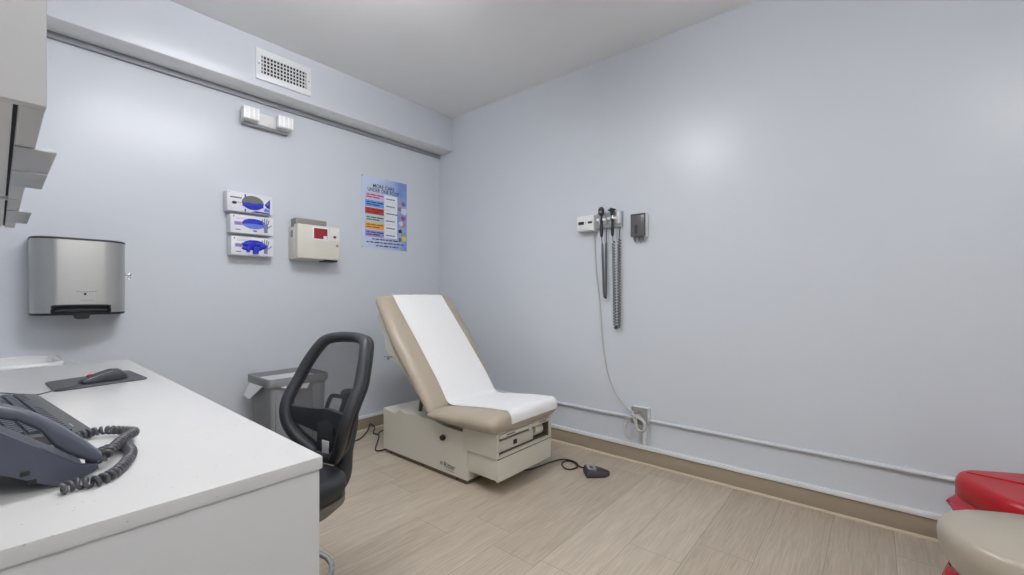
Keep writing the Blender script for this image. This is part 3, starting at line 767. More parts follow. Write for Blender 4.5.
# ------------------------------------------------------------------ upper cabinets
UB = 1.432; UX = .0385
def upper(y0, y1, lab, splits, pulls):
    t = thing('wall_cabinet', lab, 'cabinet', ((X0+UX)/2, (y0+y1)/2, UB), 0, 'cabinets above the worktop')
    xf = UX-.026; th = .018; z1 = CEIL-.03
    bm = B(); box(bm, X0+.002, xf, y0, y1, UB, z1, .0015); obj('body', bm, M_cabin, t)
    bm = B(); box(bm, xf, xf+.004, y0+.003, y1-.003, UB+.002, z1-.003); obj('gap_shade', bm, M_gap, t)  # dark strip painted as the shade in the gap behind the doors
    ys = [y0]+splits+[y1]
    for k in range(len(ys)-1):
        bm = B(); box(bm, xf+.004, UX, ys[k]+.0015*(k > 0), ys[k+1]-.0015, UB-.004, z1, .0015); d = obj('door', bm, M_cab, t)
        a, b = pulls[k]
        bm = B(); box(bm, xf+.0045, .0615, a, b, UB-.0075, UB-.0045, .0006); obj('pull', bm, M_pull, d)
    bm = B(); box(bm, X0+.002, UX, y0-.02, y0-.0005, UB-.006, z1, .001); obj('end_panel', bm, M_cab, t)
upper(.786, 1.60, 'pale wall cabinet nearest the camera, with paired tab pulls', [1.198], [(1.005, 1.194), (1.202, 1.372)])
upper(1.602, 2.28, 'pale wall cabinet at the far end, with a single tab pull', [], [(1.79, 2.08)])

# ------------------------------------------------------------------ wash basin under the dispenser
SINKDZ = -.012
t = thing('wash_basin', 'white wall-hung wash basin showing beyond the worktop end', 'sink', (-.02, YA-.25, .9))
sx0, sx1, sy0, sy1 = X0+.002, .214, 2.99, YA-.002
w, d = sx1-sx0, sy1-sy0; cx, cy = (sx0+sx1)/2, (sy0+sy1)/2
rg = lambda k, z, r: [(x, y, z+SINKDZ) for x, y in rrect(w*k, d*k, r, 6, cx, cy)]
bm = B(); 
loft(bm, [rg(.5, .71, .06), rg(.8, .74, .08), rg(.93, .80, .09), rg(.985, .855, .09), rg(1, .873, .09), rg(.99, .882, .088), rg(.95, .885, .085), rg(.86, .882, .08), rg(.8, .85, .08), rg(.6, .77, .08), rg(.2, .755, .03)])
obj('bowl', bm, M_clear, t, ang=60)
bm = B(); cyl(bm, (cx, YA-.075, .88), (cx, YA-.075, .893), .024); obj('tap_base', bm, M_chrome, t)
bm = B(); tube(bm, [(cx, YA-.12, .66), (cx, YA-.12, .712)], .02, 14); tube(bm, smooth_path([(cx, YA-.12, .66), (cx, YA-.12, .6), (cx, YA-.06, .58), (cx, YA, .6)], 6), .018, 12); obj('waste_pipe', bm, M_chrome, t)

# ------------------------------------------------------------------ mouse pad, mouse
pc = [on_z(44.2, 383.2, CT), on_z(54, 392.5, CT), on_z(148.8, 379.0, CT), on_z(128, 370.8, CT)]
def rounded_poly(pts, r, n=5):
    out = []; k = len(pts)
    for i in range(k):
        p, a, b = Vector(pts[i]), Vector(pts[i-1]), Vector(pts[(i+1) % k])
        u, v = (a-p).normalized(), (b-p).normalized()
        for j in range(n+1):
            s = j/n; out.append(p+u*r*(1-s)**2+v*r*s**2)
    return out
rp = rounded_poly(pc, .025)
bm = B(); prism(bm, [(p.x, p.y) for p in rp], CT+.0006, CT+.0036, 'z')
cen = sum(pc, Vector())/4
solo('mouse_pad', bm, M_pad, 'charcoal mouse pad lying near the far end of the worktop', 'mouse pad', (cen.x, cen.y, CT))
zt = CT+.004
pf = on_z(80.5, 384.3, zt); pr = on_z(125.5, 377.8, zt)
ax = (pr-pf); Lm = ax.length; ang = math.atan2(ax.y, ax.x)
t = thing('computer_mouse', 'black computer mouse with red wheel on the mouse pad', 'mouse', ((pf.x+pr.x)/2, (pf.y+pr.y)/2, zt), ang)
Wm = .06
prof = [(-.5, .010, .70, .004), (-.46, .016, .8, .004), (-.3, .024, .86, .003), (-.1, .033, .9, .003), (.12, .040, .98, .003), (.3, .038, 1, .003), (.43, .026, .86, .004), (.5, .012, .6, .006)]
bm = B(); rings = []
for s, h, wd, b0 in prof:
    ring = []
    for k in range(17):
        a = PI*k/16
        ring.append((s*Lm, -math.cos(a)*Wm/2*wd, b0+(h-b0)*math.sin(a)**.55))
    rings.append(ring)
loft(bm, rings); obj('shell', bm, M_dark, t, local=True, ang=50)
bm = B(); sphere(bm, (-.30*Lm, 0, .0245), .007, (1.3, .5, .7)); obj('scroll_wheel', bm, M_red, t, local=True)
bm = B()
for s in (-1, 1):
    tube(bm, smooth_path([(-.49*Lm, s*Wm*.30, .0105), (-.3*Lm, s*Wm*.36, .0195), (-.1*Lm, s*Wm*.38, .027), (.12*Lm, s*Wm*.40, .0335)], 5), .0012, 5)
obj('button_seam', bm, M_grey, t, local=True)
c1 = world_of(t) @ Vector((-.5*Lm, 0, .006))
cp_ = [c1, on_z(70, 387, CT+.0062), on_z(57, 389.5, CT+.0062), on_z(46, 392.5, CT+.0025), on_z(36, 394.5, CT+.0025), on_z(20, 394, CT+.0025), on_z(-15, 392, CT+.0025)]
bm = B(); tube(bm, smooth_path(cp_, 6), .0016, 6); obj('mouse_cord', bm, M_cord, t)

# ------------------------------------------------------------------ keyboard
k1 = on_z(37, 394.2, CT+.012); k2 = on_z(95, 431, CT+.012)
ang = math.atan2(k2.y-k1.y, k2.x-k1.x); Lk = (k2-k1).length; Dk = .165
t = thing('computer_keyboard', 'black computer keyboard behind the desk phone', 'keyboard', (k1.x, k1.y, CT), ang)
# local: x along the front edge (far -> near), -y towards the wall
sgn = -1 if (Matrix.Rotation(ang, 3, 'Z') @ Vector((0, -1, 0))).x < 0 else 1
def ky(v): return v*sgn
bm = B()
rings = []
for s, top in ((0, .012), (.02, .017), (.06, .019), (Dk, .032)):
    y = ky(s)
    rings.append([(0, y, .002), (Lk, y, .002), (Lk, y, top), (0, y, top)])
loft(bm, rings); bmesh.ops.bevel(bm, geom=[e for e in bm.edges if e.calc_face_angle(0) > .6], offset=.004, segments=2, affect='EDGES', clamp_overlap=True)
obj('case', bm, M_kcase, t, local=True)
def ktop(s): return .0185+(s-.06)*.125
key_rows = []
for r in range(5):
    s0 = .03+.0215*r
    x = .012+.004*r; 
    while x < Lk-.03:
        wd = .019
        if r == 0 and .14 < x < .2: wd = .13
        key_rows.append((x, s0, wd)); x += wd+.0028
key_rows.sort(key=lambda q: q[1])
for i, (x, s0, wd) in enumerate(key_rows[:100]):
    s1 = s0+.0185; z = ktop(s0)
    bm = B(); y0, y1 = sorted((ky(s0), ky(s1)))
    rb = [(x, y0, z-.002), (x+wd, y0, z-.002), (x+wd, y1, z-.002), (x, y1, z-.002)]
    rt = [(x+.002, y0+.002, z+.008), (x+wd-.002, y0+.002, z+.008), (x+wd-.002, y1-.002, z+.008), (x+.002, y1-.002, z+.008)]
    loft(bm, [rb, rt]); kk = obj('key', bm, M_key, t, local=True)
bm = B()
for k in range(3): box(bm, Lk-.09+.012*k, Lk-.084+.012*k, ky(.022)-.001, ky(.022)+.001, .017, .0182)
obj('status_light', bm, M_legend, t, local=True)

# ------------------------------------------------------------------ desk phone
PY = .965           # left side plane of the phone (faces the camera)
t = thing('desk_telephone', 'slate grey desk telephone with coiled cord at the near end of the worktop', 'telephone', (-.02, PY+.09, CT))
# side profile in (x,z)
fp = on_y(98, 463.5, PY); fb = on_y(76, 486, PY)
prof = [(fp.x, fp.z-.002), (fp.x+.001, fp.z-.008), (fp.x-.012, CT+.010), (fb.x-.012, CT+.001), (on_y(45, 485.5, PY).x, on_y(45, 485.5, PY).z+.001), (on_y(0, 475, PY).x, on_y(0, 475, PY).z), (-.17, CT+.062), (-.17, CT+.105), (-.13, CT+.11)]
p2 = on_y(0, 433, PY); prof.append((p2.x, p2.z)); prof.append((fp.x-.02, fp.z+.003))
bm = B(); prism(bm, prof, PY, PY+.012, 'y')
obj('side_rim', bm, M_phone, t)
prof2 = [(x, z-(.024 if (i >= 7 or i == 0) else 0)) if i != 1 else (x-.002, z-.004-.018) for i, (x, z) in enumerate(prof)]
bm = B(); prism(bm, [p for i, p in enumerate(prof2) if i not in (0, 1)], PY+.0121, PY+.185, 'y')
bmesh.ops.bevel(bm, geom=[e for e in bm.edges if e.calc_face_angle(0) > .5], offset=.003, segments=2, affect='EDGES', clamp_overlap=True)
obj('body', bm, M_phone2, t)
bm = B(); 
q1 = on_y(26, 474, PY); q2 = on_y(33, 482, PY)
for q in (q1, q2): box(bm, q.x-.006, q.x+.004, PY-.0012, PY+.002, q.z-.003, q.z+.004, .0006)
obj('jack', bm, M_black, t)
# keypad + screen on the sloped top
sl = math.atan2(p2.z-fp.z, p2.x-(fp.x-.02))
bm = B()
d0 = Vector((p2.x-fp.x, 0, p2.z-fp.z)).normalized(); nrm = Vector((-d0.z, 0, d0.x)); nrm = nrm if nrm.z > 0 else -nrm
for i in range(4):
    for j in range(3):
        c = Vector((fp.x-.02, PY+.036+.024*j, fp.z+.003-.024))+d0*(.03+.021*i)
        M = Matrix.Translation(c) @ d0.to_track_quat('X', 'Z').to_matrix().to_4x4()
        bm = B(); box(bm, -.0085, .0085, -.0095, .0095, -.002, .005, .002, M=M); obj('dial_button', bm, M_dial, t)
c = Vector((-.085, PY+.105, CT+.1)); 
bm = B(); box(bm, -.16, -.10, PY+.07, PY+.17, CT+.105, CT+.115, .003); obj('screen', bm, M_black, t)
# handset: lies along the near side
HY = PY+.028
hp = [(100, 452), (88, 444), (70, 434), (45, 420), (20, 410), (0, 405)]
ctr = []
up = [on_y(px, py, HY) for px, py in ((97, 449.5), (80, 437), (60, 425), (38, 414), (18, 407.5), (0, 404))]
lo = [on_y(px, py, HY) for px, py in ((95, 461), (76, 456), (54, 446), (40, 430.5), (18, 420), (0, 418))]
while up[-1].x > -.12:
    k = up[-1]-up[-2]; up.append(up[-1]+Vector((-.022, 0, .004))); lo.append(lo[-1]+Vector((-.022, 0, .002 if up[-1].x > -.07 else -.008)))
bm = B(); rings = []
for i, (a, b) in enumerate(zip(up, lo)):
    mid = (a+b)/2; hgt = (a-b).length; wd = .044 if i in (0, 1, 2) else .036
    ax_ = (a-b).normalized(); ring = []
    for (u, v) in rrect(wd, hgt, min(.011, hgt*.42), 4):
        ring.append(mid+Vector((0, u, 0))+ax_*v)
    rings.append(ring)
f0 = rings[0]; c0 = sum(f0, Vector())/len(f0)
rings.insert(0, [c0+(p-c0)*.72+Vector((.005, 0, -.002)) for p in f0])
loft(bm, rings); obj('handset', bm, M_phone, t, ang=50)
# coiled cord
zc_ = CT+.0095
cpts = [(72, 484, .0), (90, 483, 0), (112, 476, 0), (128, 464, 0), (134, 449, 0), (122, 441, 0.002), (104, 441, .0), (92, 446, .0), (84, 449, 0)]
PA = [on_z(px, py, zc_) for px, py in ((60, 489.5), (76, 484), (96, 481), (115, 472), (129, 458), (130, 449), (118, 446), (101, 452), (92, 460))]
PB = [on_z(px, py, zc_+.004) for px, py in ((92, 460), (103, 461), (112, 455), (124, 444), (134, 435.5), (126, 430.5), (108, 430), (92, 432), (74, 437))]
bm = B()
PA_ = smooth_path(PA, 10); PB_ = smooth_path([p+Vector((0, 0, .012*math.sin(PI*min(1, i/5)) if i < 6 else 0)) for i, p in enumerate(PB)], 10)
tube(bm, coil(PA_+PB_[1:], .0064, .0105, 12), .0031, 7); obj('coiled_cord', bm, M_cord, t, ang=80)
bm = B(); box(bm, -.16, -.09, PY+.03, PY+.15, CT+.001, CT+.075, .006); obj('stand', bm, M_phone2, t)

# ------------------------------------------------------------------ grey waste bin
bx0, bx1, by0, by1, bh = 1.105, 1.505, 2.945, 3.315, .65
bcx, bcy = (bx0+bx1)/2, (by0+by1)/2
t = thing('waste_bin', 'grey open-topped waste bin against far wall behind the office chair', 'waste bin', (bcx, bcy, 0))
R = lambda k, z, r=.02: [(x, y, z) for x, y in rrect((bx1-bx0)*k, (by1-by0)*k, r, 4, bcx, bcy)]
bm = B(); loft(bm, [R(.80, .0), R(.93, bh-.056), R(.90, bh-.056), R(.77, .012)]); obj('body', bm, M_bin, t)
bm = B(); loft(bm, [R(.925, bh-.058, .02), R(.98, bh-.056, .025), R(1, bh-.05, .025), R(1, bh-.006, .025), R(.985, bh, .025), R(.94, bh, .02), R(.90, bh-.03, .02), R(.90, bh-.055, .02)], cap=False); 
obj('rim', bm, M_bin, t)
for s in (-1, 1):     # moulded ribs on the sides
    bm = B(); box(bm, bcx+s*.12-.03, bcx+s*.12+.03, by0+.012, by0+.03, .05, bh-.07, .006); obj('rib', bm, M_bin, t)
bm = B()
loft(bm, [R(.88, bh-.03), R(.84, bh-.2), R(.75, .03)], cap=False)
p0 = on_y(258, 386, 3.2)
fl = [(bx0-.004, by1-.28, bh-.052), (bx0-.004, by1-.06, bh-.052), (bx0-.035, by1-.05, bh-.135), (bx0-.03, by1-.13, bh-.15)]
loft(bm, [fl, [(x+.003, y, z) for x, y, z in fl]])
fl = [(bx0+.07, by0-.004, bh-.052), (bx0+.26, by0-.004, bh-.052), (bx0+.24, by0-.012, bh-.085), (bx0+.12, by0-.012, bh-.07)]
loft(bm, [fl, [(x, y-.003, z) for x, y, z in fl]])
solo('bin_liner', bm, M_bag, 'white plastic liner with corner folded over the grey bin rim', 'bin liner', (bcx, bcy, bh-.1))

# ------------------------------------------------------------------ exam table
ET = thing('exam_table', 'beige reclined medical exam table in the corner', 'exam table', (2.16, 2.25, 0))
TX0, TX1 = 1.89, 2.44
prof = [(1.952, .03), (2.862, .03), (2.862, .335), (2.713, .318), (2.655, .355), (2.60, .34), (2.28, .352), (2.18, .332), (1.99, .328), (1.952, .30)]
bm = B(); prism(bm, prof, TX0, TX1, 'x')
bmesh.ops.bevel(bm, geom=[e for e in bm.edges if e.calc_face_angle(0) > .5], offset=.006, segments=2, affect='EDGES', clamp_overlap=True)
obj('base_cabinet', bm, M_tabplastic, ET)
bm = B(); box(bm, TX0+.008, TX1-.008, 1.965, 2.85, 0, .032, .003); obj('plinth', bm, M_tabdark, ET)
for yy in (2.05, 2.4, 2.77):
    bm = B(); 
    prism(bm, [(yy+.008*math.cos(2*PI*k/10), .016+.008*math.sin(2*PI*k/10)) for k in range(10)], TX0+.0075, TX0+.004, 'x'); obj('plinth_bolt', bm, M_black, ET)
# front housing with open slot
FY = 1.70; hz0, hz1 = .222, .37
bm = B()
box(bm, TX0-.004, TX0+.018, FY, 1.99, hz0, hz1, .003); box(bm, TX1-.018, TX1+.004, FY, 1.99, hz0, hz1, .003)
box(bm, TX0+.017, TX1-.017, FY, 1.985, hz0, hz0+.014, .001); box(bm, TX0+.017, TX1-.017, FY+.005, 1.985, hz1-.012, hz1, .001); box(bm, TX0+.017, TX1-.017, 1.955, 1.985, hz0+.012, hz1-.01)
obj('front_housing', bm, M_tabplastic, ET)
bm = B(); box(bm, TX0+.0185, TX1-.0185, FY+.02, 1.954, hz0+.0145, hz0+.017); box(bm, TX0+.0185, TX1-.0185, 1.945, 1.954, hz0+.0145, hz1-.013); box(bm, TX0+.0185, TX0+.022, FY+.01, 1.954, hz0+.0145, hz1-.013); box(bm, TX1-.022, TX1-.0185, FY+.01, 1.954, hz0+.0145, hz1-.013); box(bm, TX0+.0185, TX1-.0185, FY+.02, 1.954, hz1-.0155, hz1-.013); obj('slot_shade', bm, M_tabdark, ET)  # dark lining added to paint the shade inside the open slot
bm = B(); box(bm, TX0+.02, TX1-.02, FY-.004, FY+.012, hz1-.032, hz1-.008, .003); rl = obj('top_rail', bm, M_tabplastic, ET)
bm = B()
for xx in (TX0+.12, TX1-.1): box(bm, xx-.04, xx+.04, FY-.0052, FY-.003, hz1-.022, hz1-.016)
obj('rail_slot', bm, M_tabdark, rl)
bm = B(); box(bm, TX0+.30, TX0+.318, FY-.012, FY-.003, hz1-.045, hz1-.004, .003); obj('latch', bm, M_white, ET)
bm = B(); box(bm, TX0+.05, TX1-.15, FY+.035, 1.94, hz0+.015, hz1-.062, .006); sd = obj('stirrup_drawer', bm, M_tabplastic, ET)
bm = B(); box(bm, TX0+.19, TX0+.225, FY+.032, FY+.036, hz0+.036, hz0+.064, .001); obj('socket', bm, M_black, sd)
bm = B(); cyl(bm, (TX1-.13, FY+.07, hz0+.065), (TX1-.05, FY+.07, hz0+.065), .042, seg=24); rlr = obj('roller', bm, M_sharps, ET)
bm = B(); cyl(bm, (TX0+.022, FY+.05, hz0+.06), (TX0+.04, FY+.05, hz0+.06), .03, seg=20); obj('hinge', bm, M_tabdark, ET)
# lower drawer / step
bm = B(); box(bm, TX0+.006, TX1-.004, FY+.012, 1.955, .092, hz0-.002, .003); dw_ = obj('lower_drawer', bm, M_tabplastic, ET)
bm = B(); box(bm, TX0+.002, TX1, FY-.004, FY+.014, .086, hz0-.004, .005); obj('drawer_front', bm, M_tabplastic, dw_)
bm = B(); box(bm, TX0+.006, TX1-.006, FY-.002, FY+.012, hz0-.004, hz0, .0005); obj('shadow_gap', bm, M_tabdark, dw_)
# knob, mark
kp = on_x(444.5, 437, TX0)
bm = B(); cyl(bm, (TX0+.001, kp.y, kp.z), (TX0-.012, kp.y, kp.z), .012, seg=14); cyl(bm, (TX0-.012, kp.y, kp.z), (TX0-.028, kp.y, kp.z), .02, .016, seg=16); obj('knob', bm, M_black, ET)
mp_ = on_x(446, 464.5, TX0)
mtx = Matrix.Translation((-.0008+TX0-ET.location.x, mp_.y-ET.location.y+.022, mp_.z-.018)) @ Matrix.Rotation(-PI/2, 4, 'Z') @ Matrix.Rotation(PI/2, 4, 'X')
M_serif = mat('brown grey lettering', (112, 104, 92), .5)
lettering('lettering', 'Ritter', .05, M_serif, ET, mtx, .95)
bm = B()
for k in range(2):
    for j in range(3): box(bm, TX0-.0012, TX0+.001, mp_.y+.032+.014*k, mp_.y+.042+.014*k, mp_.z-.002+.008*j-.008, mp_.z+.002+.008*j-.008)
obj('printed_mark', bm, M_serif, ET)
bm = B(); box(bm, TX0-.0012, TX0+.001, mp_.y-.075, mp_.y+.005, mp_.z-.033, mp_.z-.030)
obj('printed_underline', bm, M_serif, ET)
# cushions
CW0, CW1 = 1.80, 2.50
def cushion(frame_fn, L, t0f, t1f, r, rs=.055, n=14, wf=None):
    """loft along s in [0,L]; frame_fn(s, x, t) -> world point; rounded ends (rs) and rounded long edges (r)"""
    ss = []
    for k in range(7): ss.append(rs*(1-math.cos(PI/2*k/6)))
    for k in range(1, n): ss.append(rs+(L-2*rs)*k/n)
    for k in range(7): ss.append(L-rs*(1-math.cos(PI/2*(6-k)/6)))
    rings = []
    for s in ss:
        e = min(s, L-s)
        ins = rs-math.sqrt(max(0, rs*rs-(rs-e)**2)) if e < rs else 0
        t0, t1 = t0f(s), t1f(s)
        ins_t = min(ins, (t1-t0)*.46)
        w = (CW1-CW0) - 2*ins + (wf(s) if wf else 0); h = (t1-t0)-2*ins_t
        ring = [frame_fn(s, x, t) for x, t in erect(w, h, min(.11, w*.3), h*.49, 8, (CW0+CW1)/2, (t0+t1)/2)]
        rings.append(ring)
    bm = B(); loft(bm, rings); return bm
# seat: s measured from rear to front
SY1, SY0 = 2.275, 1.655
def lin_tab(tab, v):
    for (a, va), (b, vb) in zip(tab, tab[1:]):
        if v <= b: return va+(vb-va)*max(0, (v-a)/(b-a))
    return tab[-1][1]
def lerp_tab(tab, v):
    for (a, va), (b, vb) in zip(tab, tab[1:]):
        if v <= b:
            f = (v-a)/(b-a); f = max(0, min(1, f)); f = f*f*(3-2*f); return va+(vb-va)*f
    return tab[-1][1]
seat_bot = lambda s: lerp_tab([(0, .375), (.08, .37), (.28, .358), (.5, .362), (.63, .378)], s)
seat_top = lambda s: lin_tab([(0, .437), (.2, .462), (.42, .487), (.63, .499)], s)
bm = cushion(lambda s, x, tt: (x, SY1-s, tt), SY1-SY0, seat_bot, seat_top, .055, .05, wf=lambda s: -.015)
obj('seat_cushion', bm, M_vinyl, ET, ang=60)
# backrest
bp = Vector((0, 2.195, .422)); bd = Vector((0, .595, .804)).normalized(); bn = Vector((0, -bd.z, bd.y))
BL = .992
back_top = lambda s: lerp_tab([(0, .0), (.25, .012), (.5, .008), (.75, .0), (.975, -.012)], s)
back_bot = lambda s: lerp_tab([(0, -.075), (.3, -.11), (.975, -.115)], s)
def bframe(s, x, tt):
    p = bp+bd*s+bn*tt; return (x, p.y, p.z)
bm = cushion(bframe, BL, back_bot, back_top, .058, .056, wf=lambda s: lerp_tab([(0, -.03), (.25, .0), (.6, .045), (.975, .02)], s))
obj('backrest_cushion', bm, M_vinyl, ET, ang=60)
# backrest shell, hinge arms, side bracket
bm = B(); rings = []
for s, t0, t1, ins in ((.12, -.125, -.1, .1), (.16, -.14, -.1, .07), (.4, -.15, -.1, .04), (.52, -.172, -.1, .004), (.60, -.182, -.1, -.006), (.70, -.16, -.1, .01), (.86, -.15, -.1, .01), (.92, -.14, -.1, .04)):
    rings.append([bframe(s, x, tt) for x, tt in rrect(CW1-CW0-2*ins, t1-t0, .014, 4, (CW0+CW1)/2, (t0+t1)/2)])
loft(bm, rings); obj('back_shell', bm, M_sharps, ET, ang=60)
bm = B()
for xx in (1.97, 2.33):
    tube(bm, [bframe(.08, xx, -.1), bframe(.3, xx, -.14)], .014, 10)
    tube(bm, [bframe(.3, xx, -.13), (xx, 2.52, .355)], .014, 10)
obj('hinge_arm', bm, M_tabdark, ET)
bm = B(); a = Vector(bframe(.545, CW0+.0, -.165)); box(bm, a.x-.022, a.x+.03, a.y-.03, a.y+.04, a.z-.012, a.z-.002, .002); cyl(bm, (a.x-.01, a.y, a.z-.012), (a.x-.01, a.y, a.z-.03), .008, seg=10); obj('side_bracket', bm, M_grey, ET)
bm = B(); box(bm, TX0+.02, TX1-.02, 2.20, 2.30, .36, .41, .006); obj('hinge_block', bm, M_tabdark, ET)
# paper sheet
PX0, PX1 = 1.965, 2.445
path = []
off = .0025
for k in range(6):
    a = PI/2*k/5
    path.append(Vector((0,)+tuple(bframe(BL-.05+.05*math.cos(a)+off, 0, 0)[1:])) if False else Vector(bframe(BL-.052+(.052+off)*math.cos(a), 0, back_top(BL)-.052+(.052+off)*math.sin(a))))
for k in range(1, 16):
    s = BL-.052-(BL-.052-.07)*k/15; path.append(Vector(bframe(s, 0, back_top(s)+off)))
path.append(Vector((0, 2.198, .459)))
for k in range(0, 12):
    yv = 2.135-(2.135-SY0-.05)*k/11; path.append(Vector((0, yv, seat_top(SY1-yv)+off+.001)))
for k in range(1, 6):
    a = PI/2*k/5; path.append(Vector((0, SY0+.05-(.05+off+.001)*math.sin(a), seat_top(.63)-.05+(.05+off+.001)*math.cos(a))))
path.append(Vector((0, SY0-off-.002, .425)))
path = smooth_path(path, 2)
bm = B(); NX = 16; rows = []
for i, p in enumerate(path):
    row = []
    for k in range(NX+1):
        x = PX0+(PX1-PX0)*k/NX-.052*max(0, min(1, (p.z-.5)/.6))
        wv = .0022*abs(math.sin(i*.23+k*.9))*math.sin(PI*k/NX)
        row.append((x, p.y, p.z+wv))
    rows.append(row)
loft(bm, rows, cap=False, closed=False)
bmesh.ops.recalc_face_normals(bm, faces=bm.faces)
gm = bmesh.ops.solidify(bm, geom=bm.faces[:], thickness=.0008)
solo('exam_paper', bm, M_paper, 'white paper sheet draped down the beige exam table', 'paper sheet', (2.2, 2.1, .51), ang=70)
# black mains cable behind the table
bm = B()
pp = [on_z(340, 446, .006), on_z(352, 442, .006), on_z(361, 438, .006), on_z(367, 431.5, .006)]
last = pp[-1]
P_ = [Vector(p) for p in pp]+[Vector((last.x+.05, YA-.03, .03)), Vector((last.x+.06, YA-.028, .05)), Vector((last.x+.09, YA-.05, .02)), on_z(373.5, 433, .006), on_z(379, 436, .006), Vector((1.86, 2.92, .006)), Vector((1.95, 2.885, .006)), Vector((2.0, 2.9, .02))]
tube(bm, smooth_path(P_, 8), .0055, 8)
tube(bm, smooth_path([on_z(378, 434.5, .007), on_z(381, 431, .012), on_z(386, 431, .012), on_z(391, 434, .007)], 6), .0055, 8)
solo('power_cable', bm, M_black, 'black mains cable on the floor along the far wall base', 'cable', (1.7, 3.2, .005))

# ------------------------------------------------------------------ foot pedal
fc = on_z(596.5, 474.5, 0)
t = thing('foot_pedal', 'dark foot pedal with grey pad on floor in front of exam table', 'foot pedal', (fc.x, fc.y, 0), math.radians(-48))
out = [(-.08, -.05), (-.06, -.062), (.03, -.06), (.075, -.035), (.088, 0), (.075, .035), (.03, .06), (-.06, .062), (-.08, .05)]
op = smooth_path([(x, y, 0) for x, y in out], 4, closed=True)
bm = B(); loft(bm, [[(p.x*k, p.y*k, z+(.012 if zz else 0)*(-p.x/.08)) for p in op] for k, z, zz in ((.97, .001, 0), (1, .008, 0), (1, .018, 0), (.93, .03, 1), (.8, .038, 1))]); obj('housing', bm, M_pedal, t, local=True, ang=50)
bm = B(); prism(bm, [(x-.035, y) for x, y in rrect(.055, .08, .015)], .036, .050, 'z'); pd = obj('pad', bm, M_pedaltop, t, local=True)
bm = B(); box(bm, -.045, -.025, -.02, .02, .0495, .052, .001); obj('pad_mark', bm, M_dark, pd, local=True)
cpth = [on_z(585, 468.5, .012), on_z(577, 465, .006), on_z(573, 462, .005), on_z(566, 460.8, .005), on_z(562, 464, .005), on_z(566, 468.8, .005), on_z(574, 468.6, .006), on_z(578, 464.8, .013), on_z(573, 461, .015), on_z(563, 459.2, .008), on_z(552, 461.5, .005), on_z(540, 466, .005), on_z(527, 469.8, .005), on_z(505, 470, .005), on_z(480, 462, .005)]
bm = B(); tube(bm, smooth_path(cpth, 8), .0048, 7); obj('pedal_cord', bm, M_black, t)

# ------------------------------------------------------------------ office chair
CH = thing('office_chair', 'black mesh-back office chair beside the worktop', 'chair', (.68, 1.616, 0), math.radians(11.5))
CZ0, CHH = .565, .455
def hwid(s):
    return .885*lin_tab([(0, .055), (.08, .105), (.16, .145), (.26, .178), (.38, .199), (.5, .205), (.62, .2), (.74, .187), (.84, .17), (.91, .154), (1, .11)], s)
def bs(w, s, d=0):     # back surface point, d = offset rearwards
    x = .15+.125*s+.035*math.sin(PI*s)*0-.03*math.sin(PI*min(1, s*1.6))-2.3*w*w+d
    return Vector((x, w, CZ0+CHH*s))
loop = []
for s in (.0, .03, .08, .16, .26, .38, .5, .62, .74, .84, .91): loop.append((hwid(s), s))
loop += [(.12, .962), (.09, .988), (.04, 1.0)]
full = loop+[(-w, s) for w, s in reversed(loop)]
full += []
LP = smooth_path([bs(w, s) for w, s in full], 4, closed=True)
bm = B(); tube(bm, LP, .022, 10, closed=True, flat=1.0); bf = obj('back_frame', bm, M_dark, CH, local=True, ang=60)
LP2 = smooth_path([bs(w*1.03, .01+s*.985, .027) for w, s in full], 4, closed=True)
bm = B(); tube(bm, LP2, .0145, 8, closed=True); obj('frame_rear', bm, M_black, CH, local=True, ang=60)
# mesh panel
bm = B(); rows = []
for i in range(25):
    s = .02+.965*i/24; hw = hwid(s)-.008
    if s > .88: hw = min(hw, .135-(s-.88)/.11*.04)
    rows.append([bs(-hw+2*hw*k/16, s, .004) for k in range(17)])
loft(bm, rows, cap=False, closed=False); obj('mesh_panel', bm, M_mesh, CH, local=True, ang=80)
# crossbar and spine
bm = B()
cb = [bs(w, .30+1.75*w*w*1.35, .006) for w in [-.168+.336*k/16 for k in range(17)]]
rings = []
for k, p in enumerate(cb):
    w = -.168+.336*k/16; hgt = .032+.03*(1-abs(w)/.168)
    rings.append([p+Vector((dx, 0, dz)) for dx, dz in ((-.008, -hgt), (-.012, 0), (-.008, hgt*.75), (.01, hgt*.75), (.012, -hgt))])
loft(bm, rings); obj('crossbar', bm, M_dark, CH, local=True, ang=60)
bm = B(); rings = []
for s, hw in ((0.0, .05), (.1, .04), (.22, .04), (.34, .06)):
    p = bs(0, s, .006); rings.append([p+Vector((dx, dy, 0)) for dx, dy in ((-.014, -hw), (-.014, hw), (.02, hw), (.02, -hw))])
loft(bm, rings); obj('spine', bm, M_dark, CH, local=True)
bm = B(); tube(bm, smooth_path([bs(-.042, .36, .02), bs(-.042, .46, .022), bs(-.03, .485, .022), bs(.03, .485, .022), bs(.042, .46, .022), bs(.042, .36, .02)], 5), .0085, 8); obj('lumbar_bracket', bm, M_black, CH, local=True)
bm = B()
tube(bm, smooth_path([(.06, 0, .415), (.17, 0, .42), (.225, 0, .46), (.235, 0, .56), (.262, 0, .66), (.268, 0, .74), (.25, 0, .80)], 6), .03, 10, radii=[.022+.012*math.sin(PI*k/36) for k in range(37)], flat=1.3); obj('back_support', bm, M_dark, CH, local=True, ang=60)
